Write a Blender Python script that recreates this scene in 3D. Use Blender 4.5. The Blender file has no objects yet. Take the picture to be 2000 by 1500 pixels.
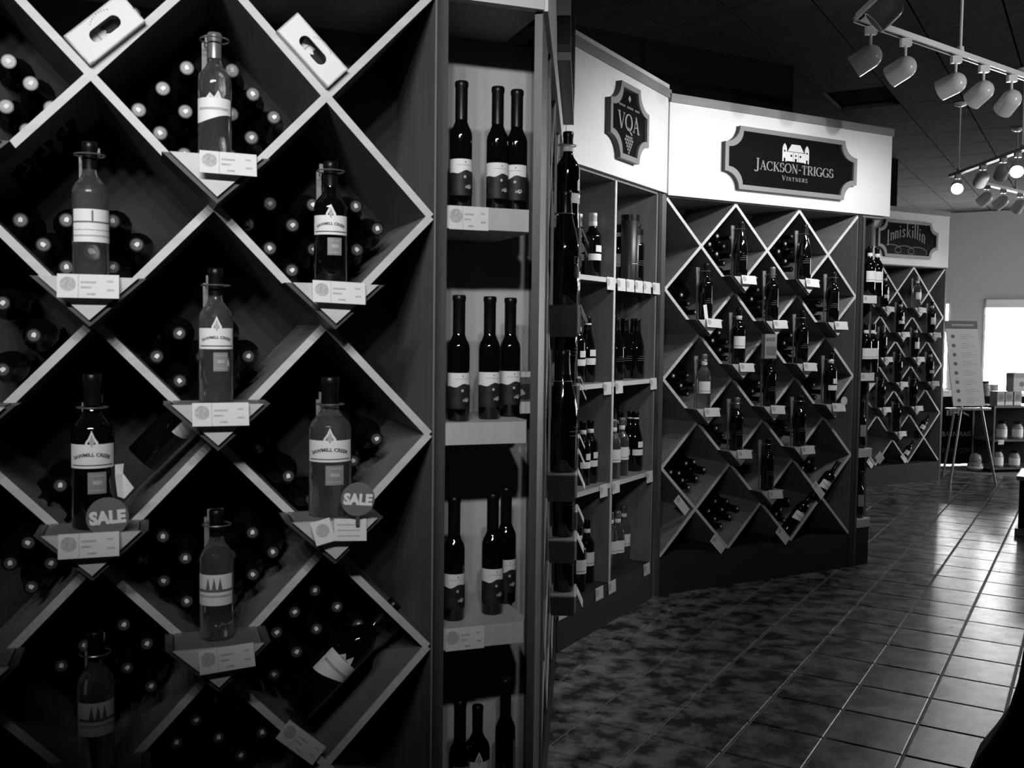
import bpy, math, random
from mathutils import Matrix, Vector
random.seed(7)
R = math.radians
sc = bpy.context.scene
COL = sc.collection

# ------------------------------------------------------------------ camera, world, exposure
FPX, PITCH, ROLL, EYE = 1912.5, 0.05369, 0.01183, 1.45
cd = bpy.data.cameras.new('camera'); cam = bpy.data.objects.new('camera', cd); COL.objects.link(cam)
cd.sensor_width = 36.0; cd.lens = 36.0 * FPX / 2000.0; cd.clip_start = 0.05; cd.clip_end = 60
cam.matrix_world = Matrix.Translation((0, 0, EYE)) @ Matrix.Rotation(math.pi / 2 - PITCH, 4, 'X') @ Matrix.Rotation(ROLL, 4, 'Z')
cd.dof.use_dof = True; cd.dof.focus_distance = 4.6; cd.dof.aperture_fstop = 9.0
sc.camera = cam
w = bpy.data.worlds.new('world'); sc.world = w; w.use_nodes = True
w.node_tree.nodes['Background'].inputs[0].default_value = (1, 1, 1, 1)
w.node_tree.nodes['Background'].inputs[1].default_value = 0.0015
sc.view_settings.view_transform = 'Standard'; sc.view_settings.look = 'None'
sc.view_settings.exposure = 0.0; sc.view_settings.gamma = 1.0; sc.view_settings.use_curve_mapping = False
WINDOW_LIGHT = 85.0          # emission of the sunlit blinds
SIDE_FILL = 7.0            # added side window, out of view, brightening the far wall
SPOT = 1.0                  # factor on every track spotlight

# ------------------------------------------------------------------ photograph pixels -> world
def ray(px, py):
    u, v = px - 1000, py - 750
    c, s = math.cos(ROLL), math.sin(ROLL); u, v = c*u + s*v, -s*u + c*v
    x, yc, zc = u / FPX, 1.0, -v / FPX
    c, s = math.cos(PITCH), math.sin(PITCH)
    return Vector((x, yc*c + zc*s, -yc*s + zc*c))
def on_z(px, py, z=0.0):
    r = ray(px, py); t = (z - EYE) / r.z
    return Vector((0, 0, EYE)) + r * t
def project(p):
    x, y, z = p[0], p[1], p[2] - EYE
    c, s = math.cos(PITCH), math.sin(PITCH); yc = y*c - z*s; zc = y*s + z*c
    if yc < 0.05: return None
    u, v = FPX*x/yc, -FPX*zc/yc
    c, s = math.cos(ROLL), math.sin(ROLL)
    return (1000 + c*u - s*v, 750 + s*u + c*v)

class Bay:
    """A vertical front: X runs along it, Y into the wall behind it, Z up."""
    def __init__(self, x, y, deg):
        a = R(deg); self.x, self.y, self.rot = x, y, math.pi/2 - a
        self.M = Matrix.Translation((x, y, 0)) @ Matrix.Rotation(self.rot, 4, 'Z'); self.I = self.M.inverted()
    def w(self, s, y, z): return self.M @ Vector((s, y, z))
    def hit(self, px, py, y=0.0):
        o = self.I @ Vector((0, 0, EYE)); d = self.I.to_3x3() @ ray(px, py)
        t = (y - o.y) / d.y; return o + d * t
A = Bay(-0.1839, 2.1727, 70.0)
B = Bay(0.060, 2.261, 4.15)
C1 = Bay(0.788, 5.317, 30.93)
B2 = Bay(0.8255, 5.3516, 60.93)
B3 = Bay(3.5094, 9.3847, 60.93)
TA = R(30.93)
T = Matrix.Translation((2.1776, 4.667, 0)) @ Matrix.Rotation(-TA, 4, 'Z')       # floor tile frame
TI = T.inverted()
class TF: pass
TILE = Bay(2.1776, 4.667, 90 + 30.93); 

# ------------------------------------------------------------------ materials
def mat(name, g, rough=0.5, spec=0.5, metal=0.0, coat=0.0, grain=0.0, scale=(6, 6, 6), bump=0.0, emit=0.0, trans=0.0, ior=1.45):
    m = bpy.data.materials.new(name); m.use_nodes = True
    nt = m.node_tree; b = nt.nodes['Principled BSDF']
    b.inputs['Base Color'].default_value = (g, g, g, 1); b.inputs['Roughness'].default_value = rough
    b.inputs['Metallic'].default_value = metal; b.inputs['Specular IOR Level'].default_value = spec
    b.inputs['Coat Weight'].default_value = coat; b.inputs['Transmission Weight'].default_value = trans; b.inputs['IOR'].default_value = ior
    if emit:
        b.inputs['Emission Color'].default_value = (1, 1, 1, 1); b.inputs['Emission Strength'].default_value = emit
    if grain or bump:
        tc = nt.nodes.new('ShaderNodeTexCoord'); mp = nt.nodes.new('ShaderNodeMapping'); mp.inputs['Scale'].default_value = scale
        nz = nt.nodes.new('ShaderNodeTexNoise'); nz.inputs['Scale'].default_value = 3.0; nz.inputs['Detail'].default_value = 5.0
        nt.links.new(tc.outputs['Object'], mp.inputs[0]); nt.links.new(mp.outputs[0], nz.inputs['Vector'])
        if grain:
            rp = nt.nodes.new('ShaderNodeValToRGB'); e = rp.color_ramp.elements
            lo, hi = g*(1-grain), g*(1+grain); e[0].position = .3; e[1].position = .7
            e[0].color = (lo, lo, lo, 1); e[1].color = (hi, hi, hi, 1)
            nt.links.new(nz.outputs['Fac'], rp.inputs[0]); nt.links.new(rp.outputs[0], b.inputs['Base Color'])
        if bump:
            bp = nt.nodes.new('ShaderNodeBump'); bp.inputs['Strength'].default_value = bump; bp.inputs['Distance'].default_value = .01
            nt.links.new(nz.outputs['Fac'], bp.inputs['Height']); nt.links.new(bp.outputs[0], b.inputs['Normal'])
    return m
M = {}
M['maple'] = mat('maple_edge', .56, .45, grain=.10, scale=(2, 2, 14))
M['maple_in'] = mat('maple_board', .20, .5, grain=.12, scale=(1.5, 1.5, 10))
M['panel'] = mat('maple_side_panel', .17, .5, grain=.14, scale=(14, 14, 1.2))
M['side_shaded'] = mat('bracket_side_shaded', .06, .5, grain=.12, scale=(1.5, 1.5, 10))  # same wood as the lattice boards, its shade put into a darker tone
M['niche'] = mat('maple_niche', .48, .5, grain=.06, scale=(10, 10, 1.5))
M['stile'] = mat('stained_stile', .065, .45, grain=.15, scale=(20, 20, 1.5))
M['stile_dark'] = mat('dark_stile', .03, .45, grain=.2, scale=(20, 20, 1.5))
M['plinth'] = mat('stained_plinth', .026, .55, spec=.25, grain=.2, scale=(1.5, 1.5, 12))
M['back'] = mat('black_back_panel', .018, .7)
M['fascia'] = mat('pale_fascia', .66, .5, grain=.02, scale=(1.5, 1.5, 5))
M['cap'] = mat('moulding_wood', .20, .5, grain=.1, scale=(2, 2, 12))
M['black'] = mat('black_paint', .008, .8, spec=.1)
M['signboard'] = mat('sign_black', .006, .17, spec=.22)
M['signframe'] = mat('sign_frame_grey', .20, .4)
M['silver'] = mat('silver_letter', .55, .4)
M['dimsilver'] = mat('dull_silver_letter', .22, .45)
M['ltwhite'] = mat('white_letter', .85, .5)
M['greyprint'] = mat('grey_print', .14, .6)
M['glass_dark'] = mat('dark_bottle_glass', .003, .035, spec=.6, coat=.2)
M['glass_clear'] = mat('clear_bottle_glass', .66, .03, trans=.95, ior=1.34)
M['foil_dark'] = mat('dark_foil', .005, .32, spec=.3)
M['foil_grey'] = mat('grey_foil', .22, .3, metal=.5)
M['foil_face'] = mat('foil_face', .09, .35, metal=.3)
M['foil_light'] = mat('light_foil', .6, .35, metal=.2)
M['paper'] = mat('label_paper', .80, .6, grain=.02)
M['paper_grey'] = mat('grey_label_paper', .26, .6, grain=.1)
M['landscape'] = mat('landscape_print', .013, .6, grain=.9, scale=(14, 14, 14))
M['ink'] = mat('ink', .03, .6)
M['card'] = mat('price_card_paper', .68, .55)
M['cardgrey'] = mat('price_card_print', .42, .6, grain=.25, scale=(60, 60, 60))
M['sale'] = mat('sale_disc_grey', .16, .5)
M['carton'] = mat('carton_board', .80, .6, grain=.02)
M['metal'] = mat('wire_metal', .35, .3, metal=.8)
M['lampwhite'] = mat('lamp_enamel', .8, .25, coat=.2)
M['railwhite'] = mat('rail_enamel', .85, .35)
M['bulb'] = mat('lamp_glow', 1, .5, emit=12.0)
M['ceiling'] = mat('ceiling_tile_black', .045, 1.0, spec=0.0, grain=.2)
M['wallpaint'] = mat('grey_wall_paint', .42, .8)
M['wallblack'] = mat('dark_wall_paint', .008, 1.0, spec=0.0)
M['window'] = mat('sunlit_blind', .9, .8, emit=WINDOW_LIGHT)
M['window_fill'] = mat('fill_blind', .9, .8, emit=SIDE_FILL)
M['white'] = mat('white_paint', .7, .5)
M['cloth'] = mat('black_cloth', .004, .95, spec=.1)
M['banner'] = mat('banner_black', .006, .9, spec=.05)
M['tin'] = mat('dark_tin', .02, .35)
M['jam'] = mat('jar_content', .30, .25, grain=.5, scale=(30, 30, 30))
M['grout'] = mat('grout', .24, .7)

def tile_material():
    m = bpy.data.materials.new('slate_tile'); m.use_nodes = True; nt = m.node_tree; b = nt.nodes['Principled BSDF']
    g = nt.nodes.new('ShaderNodeNewGeometry'); n1 = nt.nodes.new('ShaderNodeTexNoise'); n2 = nt.nodes.new('ShaderNodeTexNoise')
    n1.inputs['Scale'].default_value = 8.5; n1.inputs['Detail'].default_value = 7; n1.inputs['Roughness'].default_value = .65
    n2.inputs['Scale'].default_value = 26; n2.inputs['Detail'].default_value = 4
    for n in (n1, n2): nt.links.new(g.outputs['Position'], n.inputs['Vector'])
    rp = nt.nodes.new('ShaderNodeValToRGB'); e = rp.color_ramp.elements
    e[0].position = .42; e[0].color = (.022, .022, .022, 1); e[1].position = .60; e[1].color = (.25, .25, .25, 1)
    nt.links.new(n1.outputs['Fac'], rp.inputs[0]); nt.links.new(rp.outputs[0], b.inputs['Base Color'])
    rr = nt.nodes.new('ShaderNodeMapRange'); rr.inputs['To Min'].default_value = .24; rr.inputs['To Max'].default_value = .36
    nt.links.new(n2.outputs['Fac'], rr.inputs['Value']); nt.links.new(rr.outputs[0], b.inputs['Roughness'])
    bp = nt.nodes.new('ShaderNodeBump'); bp.inputs['Strength'].default_value = .07; bp.inputs['Distance'].default_value = .006
    nt.links.new(n2.outputs['Fac'], bp.inputs['Height']); nt.links.new(bp.outputs[0], b.inputs['Normal'])
    b.inputs['Specular IOR Level'].default_value = .38
    return m
M['tile'] = tile_material()

# ------------------------------------------------------------------ mesh helpers
class MB:
    def __init__(self): self.v = []; self.f = []; self.m = []; self.sm = []
    def add(self, vs, fs, mi=0, smooth=False):
        o = len(self.v); self.v += [tuple(p) for p in vs]
        for f in fs: self.f.append([o+i for i in f]); self.m.append(mi); self.sm.append(smooth)
        return self
    def box(self, x0, x1, y0, y1, z0, z1, mi=0):
        vs = [(x, y, z) for z in (z0, z1) for y in (y0, y1) for x in (x0, x1)]
        return self.add(vs, [(0, 2, 3, 1), (4, 5, 7, 6), (0, 1, 5, 4), (2, 6, 7, 3), (0, 4, 6, 2), (1, 3, 7, 5)], mi)
    def prism(self, poly, y0, y1, mi=0):            # polygon in x,z pushed along y
        n = len(poly); vs = [(x, y0, z) for x, z in poly] + [(x, y1, z) for x, z in poly]
        fs = [list(range(n)), list(range(2*n-1, n-1, -1))] + [(i, i+n, (i+1) % n+n, (i+1) % n) for i in range(n)]
        return self.add(vs, fs, mi)
    def slab(self, poly, z0, z1, mi=0):              # polygon in x,y pushed along z
        n = len(poly); vs = [(x, y, z0) for x, y in poly] + [(x, y, z1) for x, y in poly]
        fs = [list(range(n-1, -1, -1)), list(range(n, 2*n))] + [(i, (i+1) % n, (i+1) % n+n, i+n) for i in range(n)]
        return self.add(vs, fs, mi)
    def beam(self, p, q, t, y0, y1, mi=0):           # board between two x,z points
        dx, dz = q[0]-p[0], q[1]-p[1]; l = math.hypot(dx, dz); nx, nz = -dz/l*t/2, dx/l*t/2
        return self.prism([(p[0]-nx, p[1]-nz), (q[0]-nx, q[1]-nz), (q[0]+nx, q[1]+nz), (p[0]+nx, p[1]+nz)], y0, y1, mi)
    def lathe(self, prof, seg=20, mi=0, axis='z', c=(0, 0, 0), cap=True):
        vs, fs = [], []; n = len(prof)
        for i in range(seg):
            a = 2*math.pi*i/seg
            for r, z in prof: vs.append((c[0]+r*math.cos(a), c[1]+r*math.sin(a), c[2]+z))
        for i in range(seg):
            j = (i+1) % seg
            for k in range(n-1): fs.append((i*n+k, j*n+k, j*n+k+1, i*n+k+1))
        if cap:
            fs.append([i*n for i in range(seg-1, -1, -1)]); fs.append([i*n+n-1 for i in range(seg)])
        return self.add(vs, fs, mi, True)
    def tube(self, pts, r, seg=8, mi=0, closed=False):
        pts = [Vector(p) for p in pts]; n = len(pts); vs, fs = [], []
        for i, p in enumerate(pts):
            a = pts[(i-1) % n] if (closed or i > 0) else p; b = pts[(i+1) % n] if (closed or i < n-1) else p
            d = (b-a).normalized(); u = d.cross(Vector((0, 0, 1)));
            if u.length < 1e-4: u = d.cross(Vector((1, 0, 0)))
            u.normalize(); v = d.cross(u)
            for k in range(seg):
                t = 2*math.pi*k/seg; vs.append(p + (u*math.cos(t)+v*math.sin(t))*r)
        for i in range(n if closed else n-1):
            j = (i+1) % n
            for k in range(seg): fs.append((i*seg+k, i*seg+(k+1) % seg, j*seg+(k+1) % seg, j*seg+k))
        if not closed: fs += [list(range(seg)), list(range(n*seg-1, (n-1)*seg-1, -1))]
        return self.add(vs, fs, mi, True)
    def poly(self, pts, y, mi=0):                     # flat print: x,z polygon facing -y
        n = len(pts); return self.add([(x, y, z) for x, z in pts], [list(range(n))], mi)
    def xform(self, Mx):
        self.v = [tuple(Mx @ Vector(p)) for p in self.v]; return self
    def mesh(self, name, mats):
        me = bpy.data.meshes.new(name); me.from_pydata(self.v, [], self.f)
        for m in (mats if isinstance(mats, (list, tuple)) else [mats]): me.materials.append(M[m])
        for p, mi, s in zip(me.polygons, self.m, self.sm): p.material_index = mi; p.use_smooth = s
        if any(self.sm):
            try: me.set_sharp_from_angle(angle=R(50))
            except Exception: pass
        me.update(); return me
    def build(self, name, mats, parent=None, loc=(0, 0, 0), rot=(0, 0, 0), **tags):
        return link(name, self.mesh(name, mats), parent, loc, rot, **tags)
def link(name, data, parent=None, loc=(0, 0, 0), rot=(0, 0, 0), **tags):
    o = bpy.data.objects.new(name, data); COL.objects.link(o)
    if parent: o.parent = parent
    o.location = loc; o.rotation_euler = rot
    for k, v in tags.items():
        if v: o[k] = v
    return o
def thing(name, label, cat, loc=(0, 0, 0), rot=(0, 0, 0), group=None):
    return link(name, None, None, loc, rot, label=label, category=cat, group=group)
def copy_tree(o, parent=None):
    c = o.copy(); COL.objects.link(c)
    if parent: c.parent = parent
    for ch in o.children: copy_tree(ch, c)
    return c
def circ(cx, cz, r, n=16, rz=None, a0=0, a1=2*math.pi):
    rz = rz or r; full = abs(a1-a0-2*math.pi) < 1e-6; k = n if full else n+1
    return [(cx+r*math.cos(a0+(a1-a0)*i/n), cz+rz*math.sin(a0+(a1-a0)*i/n)) for i in range(k)]
def stroke(pts, wd):                                   # quads along a polyline in x,z
    out = []
    for (a, b), (c, d) in zip(pts[:-1], pts[1:]):
        l = math.hypot(c-a, d-b) or 1; nx, nz = -(d-b)/l*wd/2, (c-a)/l*wd/2
        ex, ez = (c-a)/l*wd*.25, (d-b)/l*wd*.25
        out.append([(a-nx-ex, b-nz-ez), (c-nx+ex, d-nz+ez), (c+nx+ex, d+nz+ez), (a+nx-ex, b+nz-ez)])
    return out

# --- a small roman alphabet with thick and thin strokes and serifs
TH, TN, SF = .16, .06, .05
def arc(cx, cz, rx, rz, d0, d1, n=14):
    out = []
    for i in range(n):
        q = []
        for t in (i, i+1):
            a = R(d0+(d1-d0)*t/n); wd = TN+(TH-TN)*abs(math.cos(a)); q.append((math.cos(a), math.sin(a), wd))
        (c0, s0, w0), (c1, s1, w1) = q
        out.append([(cx+(rx-w0/2)*c0, cz+(rz-w0/2)*s0), (cx+(rx+w0/2)*c0, cz+(rz+w0/2)*s0), (cx+(rx+w1/2)*c1, cz+(rz+w1/2)*s1), (cx+(rx-w1/2)*c1, cz+(rz-w1/2)*s1)])
    return out
def ln(a, b, c, d, wd): return stroke([(a, b), (c, d)], wd)
def sf(x, z, h=.17): return [[(x-h, z-SF/2), (x+h, z-SF/2), (x+h, z+SF/2), (x-h, z+SF/2)]]
GL = {
 'V': (.80, ln(.08, 1, .40, 0, TH)+ln(.72, 1, .42, 0, TN)+sf(.10, .98)+sf(.70, .98, .13)),
 'Q': (.92, arc(.46, .5, .40, .5, 0, 360, 28)+stroke([(.42, .16), (.62, -.05), (.86, -.22)], .11)),
 'A': (.84, ln(.12, 0, .42, 1, TN)+ln(.40, 1, .74, 0, TH)+ln(.24, .35, .62, .35, TN)+sf(.12, .02, .13)+sf(.72, .02)),
 'J': (.46, ln(.30, 1, .30, .05, TH)+arc(.12, .02, .18, .22, 0, -150, 8)+sf(.30, .98)),
 'C': (.84, arc(.46, .5, .40, .5, 48, 312, 24)+ln(.74, .98, .74, .72, TN)+ln(.76, .05, .76, .22, TN)),
 'K': (.82, ln(.16, 0, .16, 1, TH)+ln(.18, .45, .68, .98, TN)+ln(.34, .58, .72, .02, TH)+sf(.16, .02)+sf(.16, .98)+sf(.68, .98, .12)+sf(.72, .02, .14)),
 'S': (.60, arc(.30, .74, .22, .26, 30, 250, 14)+arc(.30, .26, .24, .26, 70, -150, 14)+ln(.50, .98, .50, .76, TN)+ln(.08, .02, .08, .26, TN)),
 'O': (.92, arc(.46, .5, .40, .5, 0, 360, 28)),
 'N': (.86, ln(.16, 0, .16, 1, TN)+ln(.14, 1, .70, 0, TH)+ln(.70, 0, .70, 1, TN)+sf(.14, .02, .12)+sf(.10, .98, .12)+sf(.70, .98, .13)),
 '-': (.40, [[(.04, .36), (.36, .36), (.36, .46), (.04, .46)]]),
 'T': (.74, ln(.37, 0, .37, 1, TH)+ln(.05, .97, .69, .97, TN)+ln(.06, .98, .06, .74, TN)+ln(.68, .98, .68, .74, TN)+sf(.37, .02)),
 'R': (.78, ln(.16, 0, .16, 1, TH)+arc(.36, .74, .24, .26, 90, -90, 12)+ln(.16, .97, .38, .97, TN)+ln(.16, .5, .38, .5, TN)+ln(.36, .5, .70, .02, TH)+sf(.16, .02)+sf(.70, .02, .12)+sf(.12, .98, .1)),
 'I': (.34, ln(.17, 0, .17, 1, TH)+sf(.17, .02)+sf(.17, .98)),
 'G': (.88, arc(.46, .5, .40, .5, 48, 350, 26)+ln(.72, .02, .72, .42, TH*.9)+ln(.74, .98, .74, .72, TN)+sf(.70, .43, .16)),
 'E': (.68, ln(.16, 0, .16, 1, TH)+ln(.06, .97, .58, .97, TN)+ln(.06, .03, .62, .03, TN)+ln(.16, .52, .46, .52, TN)+ln(.57, .98, .57, .76, TN)+ln(.61, .02, .61, .26, TN)+ln(.46, .62, .46, .42, TN)),
}
def roman(word, x0, z0, h, wscale=1.0, first=1.0, gap=.06):
    """polygons of a word; x0 = left edge; first = size of the first letter against the rest"""
    out, x = [], x0
    for i, ch in enumerate(word):
        if ch == ' ': x += .4*h*wscale; continue
        k = h*(first if i == 0 else 1.0); wd, polys = GL[ch]
        for p in polys: out.append([(x+a*k*wscale, z0+b*k) for a, b in p])
        x += (wd+gap)*k*wscale
    return out, x - x0
def font_polys(s, size, bold=0.0, cx=0.0):
    """triangles/quads of the built-in typeface, centred on cx"""
    cu = bpy.data.curves.new('glyphs', 'FONT'); cu.body = s; cu.size = size; cu.offset = bold; cu.align_x = 'CENTER'; cu.resolution_u = 3
    ob = bpy.data.objects.new('glyphs', cu); COL.objects.link(ob); bpy.context.view_layer.update()
    me = bpy.data.meshes.new_from_object(ob.evaluated_get(bpy.context.evaluated_depsgraph_get()))
    out = [[(me.vertices[i].co.x+cx, me.vertices[i].co.y) for i in p.vertices] for p in me.polygons]
    bpy.data.objects.remove(ob); bpy.data.curves.remove(cu); bpy.data.meshes.remove(me)
    return out

# ------------------------------------------------------------------ bottles
def body_profile(kind, r, h):
    if kind == 'bord':
        p = [(.0, 0), (.93, 0), (1, .012), (1, .60), (.985, .635), (.93, .665), (.80, .695), (.58, .73), (.44, .765), (.395, .80), (.38, .90), (.38, .945), (.42, .95), (.42, .985), (.40, 1.0), (0, 1.0)]
    elif kind == 'burg':
        p = [(.0, 0), (.93, 0), (1, .012), (1, .46), (.975, .51), (.90, .57), (.78, .64), (.63, .71), (.50, .78), (.41, .85), (.36, .91), (.355, .945), (.40, .95), (.40, .985), (.38, 1.0), (0, 1.0)]
    else:  # slender half bottle
        p = [(.0, 0), (.94, 0), (1, .01), (1, .57), (.98, .595), (.88, .625), (.70, .655), (.56, .69), (.52, .73), (.51, .955), (.57, .96), (.57, .995), (.54, 1.0), (0, 1.0)]
    return [(a*r, b*h) for a, b in p]
def wrap(polys, r, mi=0, mb=None, dz=0.0):
    mb = mb or MB()
    for p in polys:
        mb.add([(r*math.sin(x/r), -r*math.cos(x/r), z+dz) for x, z in p], [list(range(len(p)))], mi, True)
    return mb
def band(r, x0, x1, lo, hi, n=16):
    f = lambda q, x: q(x) if callable(q) else q
    out = []
    for i in range(n):
        a, b = x0+(x1-x0)*i/n, x0+(x1-x0)*(i+1)/n
        out.append([(a, f(lo, a)), (b, f(lo, b)), (b, f(hi, b)), (a, f(hi, a))])
    return out
def arch(polys, rad, z0):                    # bend flat text over an arch
    return [[(math.sin(x/rad)*(rad+z), z0+math.cos(x/rad)*(rad+z)-rad) for x, z in p] for p in polys]
FAC = [0]
def bottle_proto(spec):
    kind, r, h, glass = spec['shape'], spec['r'], spec['h'], spec['glass']
    root = MB().lathe(body_profile(kind, r, h), spec.get('seg', 22), cap=False).build('wine_bottle', glass)
    e = .0008; nr = {'bord': .40, 'burg': .38, 'ice': .55}[kind]*r
    cap = spec.get('cap')
    if cap:
        z0 = {'bord': .80, 'burg': .80, 'ice': .70}[kind]*h; top = h+.001
        rr = {'bord': .43, 'burg': .42, 'ice': .58}[kind]*r+e
        z1 = {'bord': .94, 'burg': .94, 'ice': .95}[kind]*h
        lo = {'bord': .40, 'burg': .47, 'ice': .53}[kind]*r+e
        mb = MB().lathe([(lo, z0), (lo if kind != 'burg' else .39*r+e, z1), (rr, z1+.004), (rr, top-.003), (rr-.002, top), (.0005, top)], 16, cap=False)
        if spec.get('capface'):
            mb.lathe([(rr*.72, top+.0004), (.0004, top+.0005)], 14, 1, cap=False)
            mb.add([(rr*.30*math.cos(a), rr*.42*math.sin(a), top+.0012) for a in (R(-30), R(35), R(90), R(150), R(215))], [[0, 1, 2, 3, 4]], 2)
            mb.build('capsule', [cap, 'foil_face', 'ltwhite'], root)
        else: mb.build('capsule', cap, root)
    if spec.get('ring'):
        z = spec['ring']*h; rr = (.42 if kind != 'ice' else .56)*r
        MB().lathe([(rr, z), (rr+.001, z+.003), (rr+.001, z+.018), (rr, z+.021)], 16, cap=False).build('neck_band', 'paper', root)
    d = spec.get('design'); q = r+.0007
    def part(nm, polys, m, k=0.0): return wrap(polys, q+k).build(nm, m, root)
    W = 1.25*r
    if d == 'peak':
        z0, z1 = .40*h, .555*h
        part('front_label', band(q, -W, W, z0, z1), 'paper')
        part('peak_emblem', [[(-.30*r, z1-.002), (-.30*r, z1+.004), (-.14*r, z1+.016), (0, z1+.028*h/.31), (.14*r, z1+.016), (.30*r, z1+.004), (.30*r, z1-.002)]], 'paper', .0002)
        part('leaf_mark', [[(0, z1-.008), (-.14*r, z1+.006), (0, z1+.020*h/.31), (.14*r, z1+.006)]], 'cardgrey', .0005)
        part('lettering', arch(font_polys('SAWMILL CREEK', .25*r, .008*r), 2.3*r, z0+.078*h), 'ink', .0005)
        part('label_rule', band(q, -W*.86, W*.86, z0+.006, z0+.0085, 12), 'ink', .0003)
        lm = part('lower_label', band(q, -.20*r, .68*r, .235*h, .375*h, 6), 'paper_grey')
        MB_p = band(q, -.10*r, .58*r, .255*h, .26*h, 4)+band(q, -.10*r, .58*r, .35*h, .355*h, 4)+band(q, .02*r, .46*r, .295*h, .32*h, 4)
        wrap(MB_p, q+.0004).build('small_print', 'cardgrey', lm)
    elif d == 'band':
        part('front_label', band(q, -W, W, .26*h, .50*h), 'paper')
        part('label_picture', band(q, -W, W, .40*h, .412*h)+band(q, -.1*r, .0, .412*h, .49*h, 1), 'greyprint', .0003)
        part('label_rule', band(q, -W, W, .345*h, .352*h)+band(q, -W, W, .30*h, .312*h), 'cardgrey', .0003)
    elif d == 'wave':
        part('front_label', band(q, -W, W, lambda x: .31*h+.01*math.sin(x/r*1.4), .47*h), 'paper')
        part('label_rule', band(q, -W*.8, W*.8, .375*h, .395*h), 'cardgrey', .0003)
        part('mountain_print', [[(-.45*r, .47*h), (-.2*r, .51*h), (.05*r, .475*h), (.3*r, .53*h), (.5*r, .47*h)]], 'paper', .0002)
    elif d == 'pine':
        part('front_label', band(q, -W, W, .28*h, .52*h), 'paper')
        tr = [[(x-.14*r, .40*h), (x-.05*r, .46*h), (x, .50*h), (x+.07*r, .46*h), (x+.15*r, .40*h)] for x in (-.35*r, .02*r, .38*r)]
        part('tree_print', tr+band(q, -W*.9, W, .385*h, .405*h), 'greyprint', .0003)
        part('label_rule', band(q, -W*.8, W*.9, .345*h, .36*h), 'cardgrey', .0003)
    elif d == 'ice':
        wv = lambda x: .285*h+.012*h*math.sin(x/r*2.1)+.006*h*math.sin(x/r*5)
        part('front_label', band(q, -1.45*r, 1.5*r, wv, .385*h), 'paper')
        part('landscape_print', band(q, -1.45*r, 1.5*r, .10*h, wv), 'landscape')
        part('moon_print', [circ(.25*r, .245*h, .13*r, 12)], 'cardgrey', .0003)
        part('fish_print', [[(.35*r, .165*h), (.55*r, .185*h), (.85*r, .185*h), (.95*r, .165*h), (.70*r, .15*h)], [(.3*r, .15*h), (.3*r, .18*h), (.42*r, .165*h)]], 'cardgrey', .0003)
        part('leaf_mark', [circ(.3*r, .36*h, .07*r, 6)], 'greyprint', .0003)
        part('small_print', band(q, -.5*r, .8*r, .335*h, .339*h, 6), 'cardgrey', .0003)
    elif d == 'pair':
        part('front_label', band(q, -1.0*r, 1.1*r, .27*h, .37*h), 'paper')
        part('upper_label', band(q, -.25*r, 1.0*r, .40*h, .50*h, 8), 'paper')
    elif d == 'square':
        part('front_label', band(q, -1.0*r, 1.0*r, .28*h, .50*h), 'paper')
        part('label_rule', band(q, -1.0*r, 1.0*r, .32*h, .328*h), 'greyprint', .0003)
    elif d == 'greysq':
        part('front_label', band(q, -.8*r, .9*r, .25*h, .50*h), 'paper_grey')
    elif d == 'lines':
        part('front_label', band(q, -.7*r, .9*r, .30*h, .306*h)+band(q, -.7*r, .9*r, .335*h, .341*h)+band(q, -.4*r, .6*r, .37*h, .375*h), 'greyprint')
    elif d == 'crest':
        part('crest_label', band(q, -.5*r, .5*r, .42*h, .425*h, 4)+band(q, -.5*r, .5*r, .36*h, .365*h, 4)+band(q, -.5*r, -.45*r, .36*h, .425*h, 1)+band(q, .45*r, .5*r, .36*h, .425*h, 1)+[circ(0, .392*h, .2*r, 10)], 'greyprint')
        part('front_label', band(q, -.5*r, .5*r, .24*h, .345*h, 5), 'landscape')
    return root
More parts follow.
